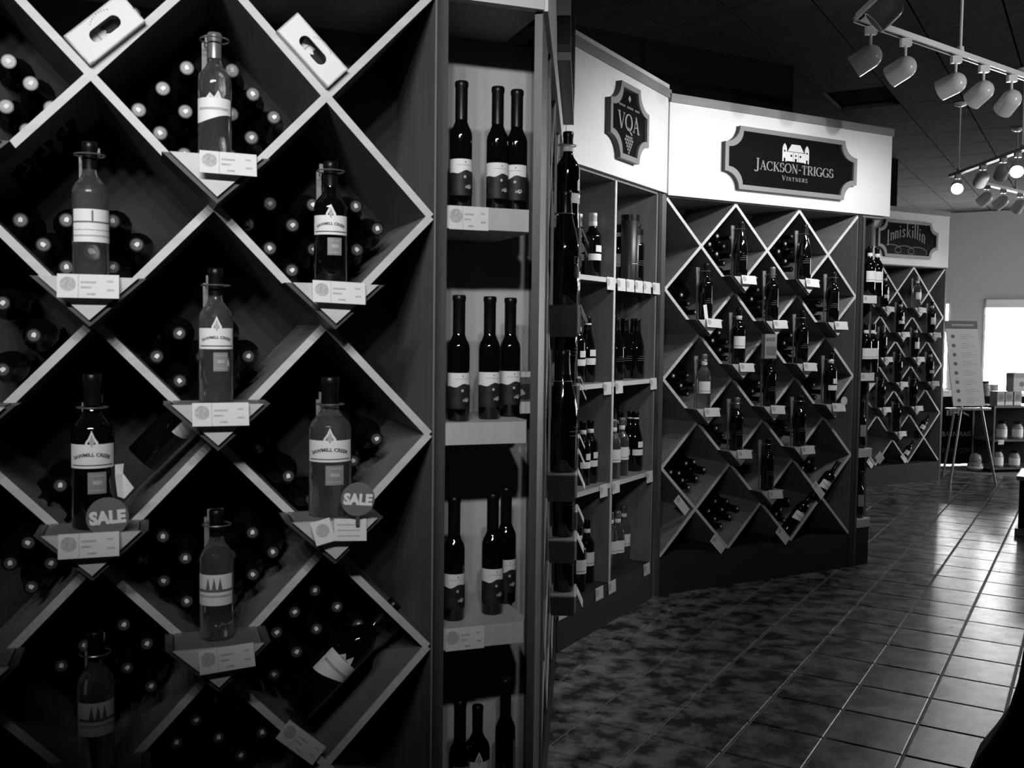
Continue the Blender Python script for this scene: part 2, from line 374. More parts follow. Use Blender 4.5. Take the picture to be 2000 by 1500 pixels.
KINDS = {
 'clear_wave': dict(shape='bord', r=.0375, h=.30, glass='glass_clear', cap='foil_grey', design='wave'),
 'clear_band': dict(shape='bord', r=.0375, h=.31, glass='glass_clear', cap='foil_dark', design='band'),
 'dark_peak': dict(shape='bord', r=.038, h=.30, glass='glass_dark', cap='foil_dark', design='peak'),
 'clear_peak': dict(shape='bord', r=.037, h=.32, glass='glass_clear', cap='foil_dark', design='peak'),
 'mag_dark': dict(shape='bord', r=.048, h=.37, glass='glass_dark', cap='foil_dark', design='peak'),
 'mag_clear': dict(shape='bord', r=.050, h=.36, glass='glass_clear', cap='foil_dark', design='peak'),
 'clear_pine': dict(shape='bord', r=.037, h=.31, glass='glass_clear', cap='foil_dark', design='pine'),
 'ice': dict(shape='ice', r=.0255, h=.287, glass='glass_dark', cap='foil_dark', design='ice'),
 'ice_grey': dict(shape='ice', r=.0255, h=.30, glass='glass_dark', cap='foil_dark', design='greysq'),
 'ice_peak': dict(shape='bord', r=.030, h=.28, glass='glass_dark', cap='foil_dark', design='peak'),
 'pair': dict(shape='bord', r=.038, h=.31, glass='glass_dark', cap='foil_dark', ring=.80, design='pair', seg=16),
 'pair_light': dict(shape='bord', r=.038, h=.31, glass='glass_dark', cap='foil_light', ring=.80, design='pair', seg=16),
 'burg_pair': dict(shape='burg', r=.041, h=.32, glass='glass_dark', cap='foil_dark', ring=.84, design='pair', seg=16),
 'burg_plain': dict(shape='burg', r=.041, h=.32, glass='glass_dark', cap='foil_dark', design='lines', seg=16),
 'burg_crest': dict(shape='burg', r=.042, h=.335, glass='glass_dark', cap='foil_dark', design='crest', seg=20),
 'square': dict(shape='bord', r=.038, h=.31, glass='glass_dark', cap='foil_dark', ring=.80, design='square', seg=16),
 'clear_square': dict(shape='bord', r=.038, h=.30, glass='glass_clear', cap='foil_grey', ring=.80, design='square', seg=16),
 'plain': dict(shape='bord', r=.038, h=.31, glass='glass_dark', cap='foil_dark', design='lines', seg=16),
 'plain_light': dict(shape='bord', r=.038, h=.31, glass='glass_dark', cap='foil_grey', design='lines', seg=16),
 'lying': dict(shape='bord', r=.0355, h=.30, glass='glass_dark', cap='foil_dark', capface=True, seg=14),
}
PROTO = {}
def bottle(kind, loc, label, rot=(0, 0, 0), group=None, scale=1.0, cat='bottle'):
    if kind not in PROTO:
        o = PROTO[kind] = bottle_proto(KINDS[kind])
    else:
        o = copy_tree(PROTO[kind])
    o.location = loc; o.rotation_euler = rot; o.scale = scale if isinstance(scale, tuple) else (scale,)*3
    o['label'] = label; o['category'] = cat
    if group: o['group'] = group
    elif 'group' in o: del o['group']
    return o

# ------------------------------------------------------------------ price cards
def price_card(label, bay, s, z, y, wd=.105, ht=.046, tilt=-18, roll=0.0, group=None, simple=False, kind='full', sx=1.0):
    rt = thing('price_card', label, 'price card', bay.w(s, y, z), (0, 0, 0), group)
    rt.rotation_euler = (Matrix.Rotation(bay.rot, 3, 'Z') @ Matrix.Rotation(R(roll), 3, 'Y') @ Matrix.Rotation(R(tilt), 3, 'X')).to_euler()
    MB().box(-wd/2, wd/2, 0, .0012, -ht, 0).build('paper', 'card', rt)
    pr = MB()
    if kind == 'full':
        pr.poly(circ(-wd*.33, -ht*.42, ht*.30, 14), -.0006)
        if not simple: pr.poly([(-wd*.165, 0), (-wd*.155, 0), (-wd*.155, -ht), (-wd*.165, -ht)], -.0006)
        pr.build('logo_print', 'cardgrey', rt)
        if not simple:
            t = MB()
            for (a, b, c) in ((-.12, .12, .30), (-.12, .05, .52), (-.02, .12, .80), (.30, .40, .25), (.30, .42, .62)):
                t.poly([(a*wd, -c*ht), (b*wd, -c*ht), (b*wd, -(c+.07)*ht), (a*wd, -(c+.07)*ht)], -.0006)
            t.build('small_print', 'cardgrey', rt)
    elif kind == 'logo':
        pr.poly(circ(0, -ht*.45, ht*.28, 14), -.0006).build('logo_print', 'cardgrey', rt)
    else:
        for c in (.25, .5, .75): pr.poly([(-.4*wd, -c*ht), (.3*wd, -c*ht), (.3*wd, -(c+.05)*ht), (-.4*wd, -(c+.05)*ht)], -.0006)
        pr.build('small_print', 'cardgrey', rt)
    return rt

# ------------------------------------------------------------------ diamond racks
def lattice_rack(name, label, bay, s0, pu, pv, ztop, ncol, depth, brackets, prot, strips=True, side_l=True, side_r=.018, x_in=0.0, loops=True, strip_x=-.026, strip_h=.29):
    rt = thing(name, label, 'wine rack', (bay.x, bay.y, 0), (0, 0, bay.rot))
    sL, sR = s0 - x_in, s0 + ncol*pu + x_in
    zb = ztop - 4*pv; th = .0165
    # every board runs right through, from frame to frame
    U, V = float(ncol), 4.0
    for k in range(-4, ncol+1):                       # down to the right: u - v = k
        a = max(0, k); b = min(U, k + V)
        if b - a > .01:
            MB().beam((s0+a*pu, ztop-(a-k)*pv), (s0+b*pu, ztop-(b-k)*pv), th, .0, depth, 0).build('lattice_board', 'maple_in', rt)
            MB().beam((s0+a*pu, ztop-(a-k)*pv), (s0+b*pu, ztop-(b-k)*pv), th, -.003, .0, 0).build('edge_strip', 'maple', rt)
    for k in range(1, ncol+4):                         # down to the left: u + v = k
        a = max(0, k - V); b = min(U, k)
        if b - a > .01:
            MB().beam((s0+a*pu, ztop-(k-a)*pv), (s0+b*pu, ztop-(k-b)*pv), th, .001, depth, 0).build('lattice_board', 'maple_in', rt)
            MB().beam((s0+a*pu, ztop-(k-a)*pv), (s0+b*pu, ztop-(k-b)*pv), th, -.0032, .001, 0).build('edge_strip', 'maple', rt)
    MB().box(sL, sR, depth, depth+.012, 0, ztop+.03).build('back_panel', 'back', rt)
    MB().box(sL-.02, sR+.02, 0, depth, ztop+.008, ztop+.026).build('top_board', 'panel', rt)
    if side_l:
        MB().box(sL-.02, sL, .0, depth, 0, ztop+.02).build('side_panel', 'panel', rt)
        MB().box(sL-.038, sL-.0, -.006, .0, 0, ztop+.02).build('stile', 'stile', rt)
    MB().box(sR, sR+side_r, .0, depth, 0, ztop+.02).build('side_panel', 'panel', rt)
    MB().box(sR+.004, sR+side_r+.002, -.006, .0, 0, ztop+.02).build('stile', 'stile_dark', rt)
    MB().box(sL, sR, -.004, .018, 0, zb-.012).build('plinth', 'plinth', rt)
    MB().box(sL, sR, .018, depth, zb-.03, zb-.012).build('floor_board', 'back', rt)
    hw, hh = .082, .082
    for (u, v) in brackets:
        x, z = s0+u*pu, ztop-v*pv
        t = .012
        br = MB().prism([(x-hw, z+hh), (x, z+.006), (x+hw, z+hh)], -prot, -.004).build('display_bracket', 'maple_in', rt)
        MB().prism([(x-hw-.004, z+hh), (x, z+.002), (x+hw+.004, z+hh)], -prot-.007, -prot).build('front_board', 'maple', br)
        MB().prism([(x-hw-.004, z+hh), (x-hw-.018, z+hh), (x, z-.010), (x+hw+.018, z+hh), (x+hw+.004, z+hh), (x, z+.004)], -prot+.002, -.004).build('side_board', 'side_shaded', br)
        if strips:
            q = MB(); xs = x+strip_x; zt = z+hh+strip_h
            if strips == 'block':
                q.box(xs-.005, xs+.005, -.012, -.004, z+hh, zt-.016).box(x-.016, x+.016, -.012, -.004, zt-.016, zt)
            else:
                q.prism([(xs-.013, zt), (xs-.010, zt-.06), (xs-.003, zt-.14), (xs-.003, z+hh), (xs+.003, z+hh), (xs+.003, zt-.14), (xs+.010, zt-.06), (xs+.013, zt)], -.012, -.004)
            q.build('neck_strip', 'maple_in', br)
            if loops:
                n = 16; cy = -prot*.5; rr = .028
                pts = [(x+rr*math.cos(2*math.pi*i/n), cy+rr*math.sin(2*math.pi*i/n), zt-.022) for i in range(n)]
                lp = MB().tube(pts, .0016, 6, closed=True).tube([(xs, -.012, zt-.022), (x+rr*-.6, cy+rr*.8, zt-.022)], .0016, 6)
                lp.build('wire_loop', 'metal', br)
    return rt
HH = .082

def tower(name, label, bay, s0, s1, sc_, shelves, depth, ztop, right_y=.04, back_r=None):
    """open end niche: stile, back panel, right panel, thick shelves with a cut front corner"""
    rt = thing(name, label, 'shelf unit', (bay.x, bay.y, 0), (0, 0, bay.rot))
    MB().box(s0-.020, s0, -.006, depth, 0, ztop).build('side_panel', 'stile', rt)
    br = back_r or s1+.02
    MB().box(s0, br, depth, depth+.014, 0, ztop).build('back_panel', 'niche', rt)
    for z in shelves:
        MB().slab([(s0, 0), (sc_, 0), (s1, .035), (s1, depth), (s0, depth)], z-.05, z).build('shelf', 'niche', rt)
    MB().slab([(s0, .005), (sc_-.004, .005), (s1-.012, .03), (s1-.012, depth), (s0, depth)], 0, shelves[-1]-.05).build('plinth', 'plinth', rt)
    MB().slab([(s0-.02, 0), (s1, 0), (s1+.02, .04), (s1+.02, depth), (s0-.02, depth)], ztop, ztop+.02).build('top_board', 'panel', rt)
    return rt

# ------------------------------------------------------------------ room
ZC = 3.30
def structure(name, mb, m, loc=(0, 0, 0), rot=(0, 0, 0), parent=None):
    return mb.build(name, m, parent, loc, rot, kind='structure')
TROT = (0, 0, -TA); TLOC = (2.1776, 4.667, 0)
floor = structure('floor', MB().box(-4.6, 4.2, -7.5, 11.2, -.12, -.0075), 'grout', TLOC, TROT)
TW, TV = .26966, .31387
vis_poly = [(1085, 1268), (1275, 1165), (1660, 1100), (1698, 1092), (1700, 955), (1835, 936), (1840, 900), (2010, 880), (2010, 1510), (1044, 1510), (1048, 1300)]
def inside(p, poly):
    c = False; n = len(poly)
    for i in range(n):
        (x0, y0), (x1, y1) = poly[i], poly[i-1]
        if (y0 > p[1]) != (y1 > p[1]) and p[0] < (x1-x0)*(p[1]-y0)/(y1-y0)+x0: c = not c
    return c
tile_list, far = [], []
for i in range(-14, 7):
    for j in range(-18, 20):
        cx, cy = (i+.5)*TW, (j+.5)*TV
        vis = False
        for ex in (-.48, -.16, .16, .48):
            for ey in (-.48, -.16, .16, .48):
                q = project(T @ Vector((cx+ex*TW, cy+ey*TV, 0)))
                if q and inside(q, vis_poly): vis = True
        wp = T @ Vector((cx, cy, 0)); dist = (wp - Vector((0, 0, 1.45))).length
        (tile_list if vis else far).append((dist, cx, cy, i, j))
tile_list.sort(); near = tile_list[:300]; far += tile_list[300:]
g = .005
tm = MB()
hx, hy, b = TW/2-g, TV/2-g, .003
tm.add([(-hx, -hy, -.012), (hx, -hy, -.012), (hx, hy, -.012), (-hx, hy, -.012), (-hx, -hy, -b), (hx, -hy, -b), (hx, hy, -b), (-hx, hy, -b),
        (-hx+b, -hy+b, 0), (hx-b, -hy+b, 0), (hx-b, hy-b, 0), (-hx+b, hy-b, 0)],
       [(0, 1, 5, 4), (1, 2, 6, 5), (2, 3, 7, 6), (3, 0, 4, 7), (4, 5, 9, 8), (5, 6, 10, 9), (6, 7, 11, 10), (7, 4, 8, 11), (8, 9, 10, 11)])
tile_me = tm.mesh('floor_tile', 'tile')
for d_, cx, cy, i, j in near:
    link('floor_tile', tile_me, floor, (cx, cy, 0), (random.uniform(-.002, .002), random.uniform(-.002, .002), 0))
fm = MB()
for d_, cx, cy, i, j in far:
    fm.add([(x+cx, y+cy, z) for x, y, z in tm.v], tm.f)
fm.build('floor_tiling', 'tile', floor, kind='stuff')

# ceiling: dark slab with inset panels, one panel missing
ceil = structure('ceiling', MB().box(-4.6, 4.2, -7.5, 11.2, ZC+.03, ZC+.12), 'wallblack', TLOC, TROT)
CU, CV = .455, .655
cm = MB(); cu_, cv_ = CU/2-.006, CV/2-.006
cm.box(-cu_, cu_, -cv_, cv_, ZC, ZC+.03); cme = cm.mesh('ceiling_panel', 'ceiling')
rest = MB()
for i in range(-8, 9):
    for j in range(-11, 16):
        cx, cy = -.455+(i+.5)*CU, 3.28+(j+.5)*CV
        if i == -2 and j == -1: continue            # the open black square
        q = project(T @ Vector((cx, cy, ZC)))
        if q and 1400 < q[0] < 2150 and -60 < q[1] < 430: link('ceiling_panel', cme, ceil, (cx, cy, 0))
        else: rest.add([(x+cx, y+cy, z) for x, y, z in cm.v], cm.f)
rest.build('ceiling_paneling', 'ceiling', ceil, kind='stuff')

# far wall with two windows, side walls
FB = 10.95                                             # far wall distance in the tile frame
def far_local(px, py):
    o = TI @ Vector((0, 0, EYE)); d = TI.to_3x3() @ ray(px, py); t = (FB - o.y)/d.y; return o + d*t
a0 = far_local(1922, 600); a1 = far_local(1922, 768); zt = far_local(1960, 584).z; zb_ = far_local(1960, 775).z
n0 = far_local(1812, 600).x; n1 = far_local(1857, 600).x; nt_ = far_local(1850, 590).z; nb_ = far_local(1850, 762).z
wx0, wx1 = a0.x, a0.x + 1.25
wf = MB()
wf.box(-4.6, n0, FB, FB+.2, 0, ZC); wf.box(n1, wx0, FB, FB+.2, 0, ZC); wf.box(wx1, 4.2, FB, FB+.2, 0, ZC)
wf.box(n0, n1, FB, FB+.2, 0, nb_); wf.box(n0, n1, FB, FB+.2, nt_, ZC); wf.box(wx0, wx1, FB, FB+.2, 0, zb_); wf.box(wx0, wx1, FB, FB+.2, zt, ZC)
structure('wall_far', wf, 'wallpaint', TLOC, TROT)
for nm, x0, x1, z0, z1, hd in (('window_1', wx0, wx1, zb_, zt, .13), ('window_2', n0, n1, nb_, nt_, .0)):
    fr = MB(); t = .03
    fr.box(x0, x0+t, FB-.01, FB+.12, z0, z1); fr.box(x1-t, x1, FB-.01, FB+.12, z0, z1); fr.box(x0, x1, FB-.01, FB+.12, z0, z0+t); fr.box(x0, x1, FB-.01, FB+.12, z1-t, z1)
    fr.box(x0-.05, x1+.05, FB-.06, FB-.005, z0-.03, z0)
    wo = structure(nm, fr, 'white', TLOC, TROT)
    MB().box(x0+t, x1-t, FB+.06, FB+.064, z0+t, z1-t).build('window_blind', 'window', wo)
    if hd: MB().box(x0+.03, x1-.03, FB-.04, FB+.05, z1-hd, z1-.01).build('blind_box', 'white', wo)
wr = MB()
for a_, b_, c_, d_ in ((-7.5, 5.6, 0, ZC), (9.4, 11.2, 0, ZC), (5.6, 9.4, 0, .7), (5.6, 9.4, 2.35, ZC)): wr.box(3.2, 3.4, a_, b_, c_, d_)
structure('wall_right', wr, 'wallblack', TLOC, TROT)
fr = MB()
for b_ in (5.6, 7.49, 9.37): fr.box(3.2, 3.3, b_, b_+.03, .7, 2.35)
fr.box(3.2, 3.3, 5.6, 9.4, .7, .73).box(3.2, 3.3, 5.6, 9.4, 2.32, 2.35)
wo = structure('fill_window', fr, 'white', TLOC, TROT)  # added window, never in view, a fill for the far wall
for b_ in (5.63, 7.52): MB().box(3.33, 3.334, b_, b_+1.85, .73, 2.32).build('window_blind', 'window_fill', wo)
structure('wall_rear', MB().box(-4.6, 4.2, -7.6, -7.5, 0, ZC), 'wallblack', TLOC, TROT)
# the walls behind the racks
def wall_behind(name, bay, s0, s1, y):
    structure(name, MB().box(s0, s1, y, y+.08, 0, ZC), 'wallblack', (bay.x, bay.y, 0), (0, 0, bay.rot))
wall_behind('wall_left', A, -2.6, .0, .50)
wall_behind('wall_recess', B, .30, 2.3, .62)
wall_behind('wall_middle', C1, -1.4, .35, .75)
wall_behind('wall_back', B2, -.2, 1.70, .80)
wall_behind('wall_corner', B3, -1.3, .93, .62)

# ------------------------------------------------------------------ racks and shelves
PA = [(1, 1), (2, 1), (.5, 1.5), (1.5, 1.5), (1, 2), (2, 2), (.5, 2.5), (1.5, 2.5), (1, 3), (2, 3), (1.5, 3.5)]
P2 = [(1, 1), (2, 1), (.5, 1.5), (1.5, 1.5), (2.5, 1.5), (1, 2), (2, 2), (.5, 2.5), (1.5, 2.5), (2.5, 2.5), (1, 3), (2, 3), (1.5, 3.5)]
# rack A is laid out from its right post leftwards, so u there counts from the right
SA0, PUA, PVA, ZA = -3*.4574, .4574, .4803, 2.18
rackA = lattice_rack('wine_rack', 'large pale diamond-lattice wine rack closest to the camera with cartons on top', A, SA0, PUA, PVA, ZA, 3, .36,
                     [(3-u, v) for u, v in PA], .12, strips='block', x_in=.008, side_r=.016, strip_x=-.017, strip_h=.255)
towerA = tower('corner_shelf', 'narrow pale end shelf of slender bottles beside the large lattice rack', A, .036, .247, .232, [1.727, 1.243, .775, .285], .29, 2.18, back_r=.365)
MB().box(.006, .30, .0, .018, 0, 2.18).build('end_panel', 'stile', towerA, loc=A.I @ B.w(0, 0, 0), rot=(0, 0, B.rot-A.rot))
SB0, PUB = .392, .4954
rackB = lattice_rack('wine_rack', 'diamond wine rack seen edge-on in the recess beside the end shelf', B, SB0, PUB, .490, 2.18, 3, .30, P2, .085, x_in=.008)
MB().box(.30, SB0-.03, .0, .05, 0, 2.2).build('filler_panel', 'stile', rackB)
MB().box(SB0+3*PUB+.03, 2.085, .0, .02, 0, 2.2).build('filler_panel', 'stile', rackB)
PV2, Z2 = .4905, 2.18
rack2 = lattice_rack('wine_rack', 'diamond wine rack under the wide castle sign', B2, 0, .4905, PV2, Z2, 3, .36, P2, .09, x_in=.004, side_r=.03)
tower2 = tower('corner_shelf', 'narrow end shelf of white-labelled bottles to the right of the castle sign rack', B2, 1.538, 1.70, 1.665, [1.70, 1.215, .735, .29], .30, 2.18)
MB().box(1.672, 1.69, .06, .30, 0, 2.18).build('end_panel', 'stile', tower2)
PV3, Z3 = .4781, 2.118
rack3 = lattice_rack('wine_rack', 'far diamond wine rack under the looped script sign', B3, -.4553, .4553, PV3, Z3, 3, .36, P2, .09, x_in=.004, side_r=.03)

# bay 1: open shelving with two columns
shel = thing('display_shelving', 'open two-column bottle shelving under the small upright sign', 'shelf unit', (C1.x, C1.y, 0), (0, 0, C1.rot))
CL, CM, CR, CD = -1.12, -.57, -.05, .34
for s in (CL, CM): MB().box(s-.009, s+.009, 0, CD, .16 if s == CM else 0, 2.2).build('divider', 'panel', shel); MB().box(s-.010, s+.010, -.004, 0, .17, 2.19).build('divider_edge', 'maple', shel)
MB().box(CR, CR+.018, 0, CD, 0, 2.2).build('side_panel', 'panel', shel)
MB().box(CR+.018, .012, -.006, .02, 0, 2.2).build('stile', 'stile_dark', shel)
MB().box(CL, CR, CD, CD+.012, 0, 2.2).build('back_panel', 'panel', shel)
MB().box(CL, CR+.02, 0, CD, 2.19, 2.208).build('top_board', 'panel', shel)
CZ = [1.715, 1.205, .705, .205]
for k, z in enumerate(CZ):
    for (a, b_) in ((CL+.009, CM-.009), (CM+.009, CR)):
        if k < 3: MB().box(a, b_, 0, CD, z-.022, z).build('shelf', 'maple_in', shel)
        else: MB().box(a, b_, .0, CD, z-.022, z).build('shelf', 'plinth', shel)
        if k < 3: MB().box(a, b_, -.003, 0, z-.0225, z+.0005).build('shelf_edge', 'maple', shel)
MB().box(CL, CR+.02, -.004, .016, 0, CZ[3]-.001).build('plinth', 'plinth', shel)

# ------------------------------------------------------------------ fascias
def fascia(label, bay, s0, s1, z0, z1, cap, y=-.03, ret=.0, name='fascia_board', cut=(0, 0)):
    rt = thing(name, label, 'fascia', (bay.x, bay.y, 0), (0, 0, bay.rot))
    MB().box(s0, s1, y, y+.025, z0, z1).build('panel', 'fascia', rt)
    MB().box(s0, s1+.004, y-.012, y+.03, z1, z1+cap).build('cap_moulding', 'cap', rt)
    if ret:
        MB().box(s1-.025, s1, y+.025, ret, z0, z1).build('return_panel', 'fascia', rt)
        MB().box(s1-.03, s1+.004, y+.03, ret, z1, z1+cap).build('cap_moulding', 'cap', rt)
    MB().box(s0+cut[0], s1-.03-cut[1], y+.025, .40, z1-.03, z1).build('light_block_panel', 'black', rt)  # unseen top panel, added to keep light out of the rack
    MB().box(s0+.01, s1-.03, y+.025, .02, z0+.006, z0+.018).build('soffit', 'stile', rt)
    return rt
fascia('pale blank fascia above the end shelf closest to the camera', A, -2.2, .258, 2.175, 2.70, .045, y=-.012, cut=(0, .25))
fascia('pale fascia seen edge-on in the recess beside the end shelf', B, .0, 2.06, 2.175, 2.70, .045, y=-.012, cut=(.4, .3))
fa1 = fascia('pale fascia carrying the small upright sign', C1, -1.13, .046, 2.205, 2.71, .045, y=-.02)
MB().box(-1.13, .01, -.034, .02, 2.755, 2.775).build('cap_edge', 'maple', fa1)
fascia('brightly lit pale fascia carrying the wide castle sign', B2, -.004, 1.735, 2.195, 2.69, .045, y=-.02, ret=.4)
fascia('grey far fascia carrying the looped script sign', B3, -.6, .935, 2.135, 2.64, .045, y=-.02, ret=.4)

# ------------------------------------------------------------------ signs
def sign_outline(x0, x1, z0, z1, c, n=7, cz=None):
    cz = cz or c; pts = []
    for (px, pz, d0) in ((x0, z0, 90), (x1, z0, 180), (x1, z1, 270), (x0, z1, 360)):
        arcp = [(px+c*math.cos(R(d0-90*i/n)), pz+cz*math.sin(R(d0-90*i/n))) for i in range(n+1)]
        pts += arcp
    return pts
def sign(name, label, bay, x0, x1, z0, z1, c, yb, fw=.028, cz=None, th=.03):
    rt = thing(name, label, 'sign', (bay.x, bay.y, 0), (0, 0, bay.rot))
    o = sign_outline(x0, x1, z0, z1, c, cz=cz); cx, cz_ = (x0+x1)/2, (z0+z1)/2
    k = sign_outline(x0+fw, x1-fw, z0+fw, z1-fw, c, cz=cz)
    n = len(o); yf = yb-th
    vs = [(x, yb, z) for x, z in o]+[(x, yf, z) for x, z in o]+[(x, yf, z) for x, z in k]+[(x, yf+.014, z) for x, z in k]
    fs = []
    for ring in range(3):
        for i in range(n): fs.append((ring*n+i, ring*n+(i+1) % n, (ring+1)*n+(i+1) % n, (ring+1)*n+i))
    f = MB().add(vs, fs, 0); f.m = [1 if q < n else 0 for q in range(len(fs))]
    f.build('frame', ['signframe', 'stile_dark'], rt)
    MB().prism(k[::-1], yf+.012, yb-.002).build('board', 'signboard', rt)
    return rt, yf+.011
def letters(rt, nm, polys, y, m, depth=.003):
    q = MB()
    for p in polys:
        n = len(p); q.add([(x, y-depth, z) for x, z in p]+[(x, y, z) for x, z in p], [list(range(n))]+[(i, (i+1) % n, (i+1) % n+n, i+n) for i in range(n)])
    return q.build(nm, m, rt)
# small upright sign on bay 1
rt, y = sign('upright_sign', 'small upright black sign with scooped corners and grape cluster emblem', C1, -.745, -.29, 2.29, 2.655, .115, -.021, fw=.025, cz=.10)
pl, wd = roman('VQA', 0, 0, .076, 1.22); cx = -.517
letters(rt, 'lettering', [[(x-wd/2+cx, z+2.437) for x, z in p] for p in pl], y, 'dimsilver')
letters(rt, 'emblem_flame', [[(cx, 2.608), (cx-.016, 2.59), (cx, 2.572), (cx+.016, 2.59)]], y, 'dimsilver')
grp = []
for r_, cnt in enumerate((4, 5, 4, 3, 2, 1)):
    for k in range(cnt): grp.append(circ(cx+(k-(cnt-1)/2)*.021, 2.405-r_*.0150, .0072, 8))
letters(rt, 'grape_emblem', grp, y, 'dimsilver')
sm = []
for k in range(13):
    if k not in (4, 9): sm.append([(cx-.12+k*.019, 2.542), (cx-.106+k*.019, 2.542), (cx-.106+k*.019, 2.552), (cx-.12+k*.019, 2.552)])
letters(rt, 'small_print', sm, y, 'greyprint', .001)
# wide sign with castle on bay 2
rt, y = sign('castle_sign', 'wide black sign with scooped corners and white castle emblem', B2, .362, 1.398, 2.262, 2.612, .105, -.021, fw=.026, cz=.095)
pl, wd = roman('JACKSON-TRIGGS', 0, 0, .050, 1.14, 1.22); cx = .90
letters(rt, 'lettering', [[(x-wd/2+cx, z+2.386) for x, z in p] for p in pl], y, 'dimsilver')
pl, wd = roman('VINTNERS', 0, 0, .021, 1.28, 1.25, gap=.22)
letters(rt, 'lettering', [[(x-wd/2+cx, z+2.340) for x, z in p] for p in pl], y, 'dimsilver')
cz = 2.452
def rect(a, b_, c, d): return [(cx+a, cz+c), (cx+b_, cz+c), (cx+b_, cz+d), (cx+a, cz+d)]
body = [rect(-.072, .072, .0, .055), [(cx-.066, cz+.055), (cx-.034, cz+.098), (cx+.034, cz+.098), (cx+.066, cz+.055)]]
for s_ in (-1, 1):
    body += [rect(s_*.088-.017, s_*.088+.017, -.004, .072), [(cx+s_*.088-.017, cz+.072), (cx+s_*.088+.017, cz+.072), (cx+s_*.088+.010, cz+.090), (cx+s_*.088, cz+.100), (cx+s_*.088-.010, cz+.090)]]
em = letters(rt, 'castle_emblem', body, y, 'silver')
holes = [rect(-.007, .007, -.001, .018), circ(cx, cz+.034, .006, 8), circ(cx-.036, cz+.032, .007, 8), circ(cx+.036, cz+.032, .007, 8)]
for s_ in (-1, 1): holes += [rect(s_*.088-.006, s_*.088+.006, -.005, .016), circ(cx+s_*.088, cz+.056, .006, 8)]
holes += stroke([(cx-.072, cz+.055), (cx+.072, cz+.055)], .003)+stroke([(cx-.02, cz), (cx-.02, cz+.05)], .002)+stroke([(cx+.02, cz), (cx+.02, cz+.05)], .002)
letters(em, 'castle_windows', holes, y-.003, 'signboard', .0006)
# far sign with looped script
rt, y = sign('script_sign', 'far black sign with tall script letters over looping flourishes', B3, -.115, .735, 2.205, 2.555, .10, -.021, fw=.026, cz=.09)
SW = .011; pl = []; cx = .30
def arcz(x): return 2.40 - 1.0*((x-cx)*(x-cx))*.85
def stem(x, h0, h1, wd=.016): return [[(x-wd/2, arcz(x)+h0), (x+wd/2, arcz(x)+h0), (x+wd/2, arcz(x)+h1), (x-wd/2, arcz(x)+h1)]]
def nn(x): return stem(x, 0, .075)+stem(x+.032, 0, .07)+stroke([(x, arcz(x)+.055), (x+.016, arcz(x)+.078), (x+.032, arcz(x)+.06)], .009)
pl += stem(.03, -.03, .12, .02)+nn(.07)+nn(.13)+stem(.195, 0, .075)
pl += stroke([(.265, arcz(.25)+.062), (.245, arcz(.25)+.075), (.228, arcz(.25)+.055), (.262, arcz(.25)+.022), (.245, arcz(.25)+.0), (.225, arcz(.25)+.012)], .012)
pl += stem(.295, 0, .135)+stroke([(.30, arcz(.3)+.03), (.335, arcz(.33)+.075)], .01)+stroke([(.31, arcz(.3)+.04), (.34, arcz(.33)+.0)], .012)
pl += stem(.37, 0, .075)+stem(.405, 0, .14)+stem(.44, 0, .14)+stem(.475, 0, .075)+nn(.51)
for x in (.195, .37, .475): pl.append(circ(x, arcz(x)+.105, .009, 8))
letters(rt, 'lettering', pl, y, 'greyprint')
fl = []
for k in range(80):
    t0, t1 = [R(-40+ (900)*q/80) for q in (k, k+1)]
    f = lambda t: (.06+.46*(t-R(-40))/R(900)+.085*math.sin(t), 2.285-.012*(t-R(-40))/R(900)+.036*math.cos(t))
    fl += stroke([f(t0), f(t1)], .0075)
letters(rt, 'flourish', fl, y, 'greyprint', .002)
# framed sign on the edge-on fascia
rt, y = sign('recess_sign', 'dark framed sign seen edge-on above the recess rack', B, .62, 1.74, 2.262, 2.78, .10, -.012, fw=.03, th=.04)

# ------------------------------------------------------------------ foreground rack contents
RA = A.rot
def a_br(u, v): return (-u*PUA, ZA - v*PVA + HH)
def display_A(u, v, kind, label, rz=0, scale=1.0, dx=0.0, dy=0.0):
    s, z = a_br(u, v); return bottle(kind, A.w(s+dx, -.056+dy, z+.0005), label, (0, 0, RA+R(rz)), scale=scale)
display_A(1, 1, 'clear_wave', 'clear bottle with white mountain label on top centre bracket of the nearest rack', -8, (.86, .86, .82))
display_A(1.5, 1.5, 'clear_band', 'clear bottle with tall banded white label at the upper left of the nearest rack', 12, (.88, .88, .83))
display_A(.5, 1.5, 'dark_peak', 'dark bottle with arched white label below the right-hand carton', -8, (.90, .90, .84))
display_A(1, 2, 'clear_peak', 'clear bottle with arched white label at the middle of the nearest rack', 0, (.90, .90, .83))
display_A(1.5, 2.5, 'mag_dark', 'large dark bottle with arched white label behind the left round sale disc', 0, (.82, .82, .80))
display_A(.5, 2.5, 'mag_clear', 'large clear bottle with arched white label behind the right round sale disc', -10, (.88, .88, .80))
display_A(1, 3, 'clear_pine', 'clear bottle with pine tree label on the lower centre bracket', -14, (.90, .90, .84))
display_A(1.5, 3.5, 'clear_pine', 'blurred clear bottle with pine tree label at bottom left', 8, (.92, .92, .88))
KINDS['leaning'] = dict(shape='bord', r=.038, h=.31, glass='glass_dark', cap='foil_dark', design='wave')
bottle('leaning', A.w(-.285, .045, ZA-3.5*PVA+.118), 'dark bottle leaning diagonally with white label in the lower right cell', (Matrix.Rotation(RA, 3, 'Z') @ Matrix.Rotation(R(46), 3, 'Y') @ Matrix.Rotation(R(-12), 3, 'Z')).to_euler())
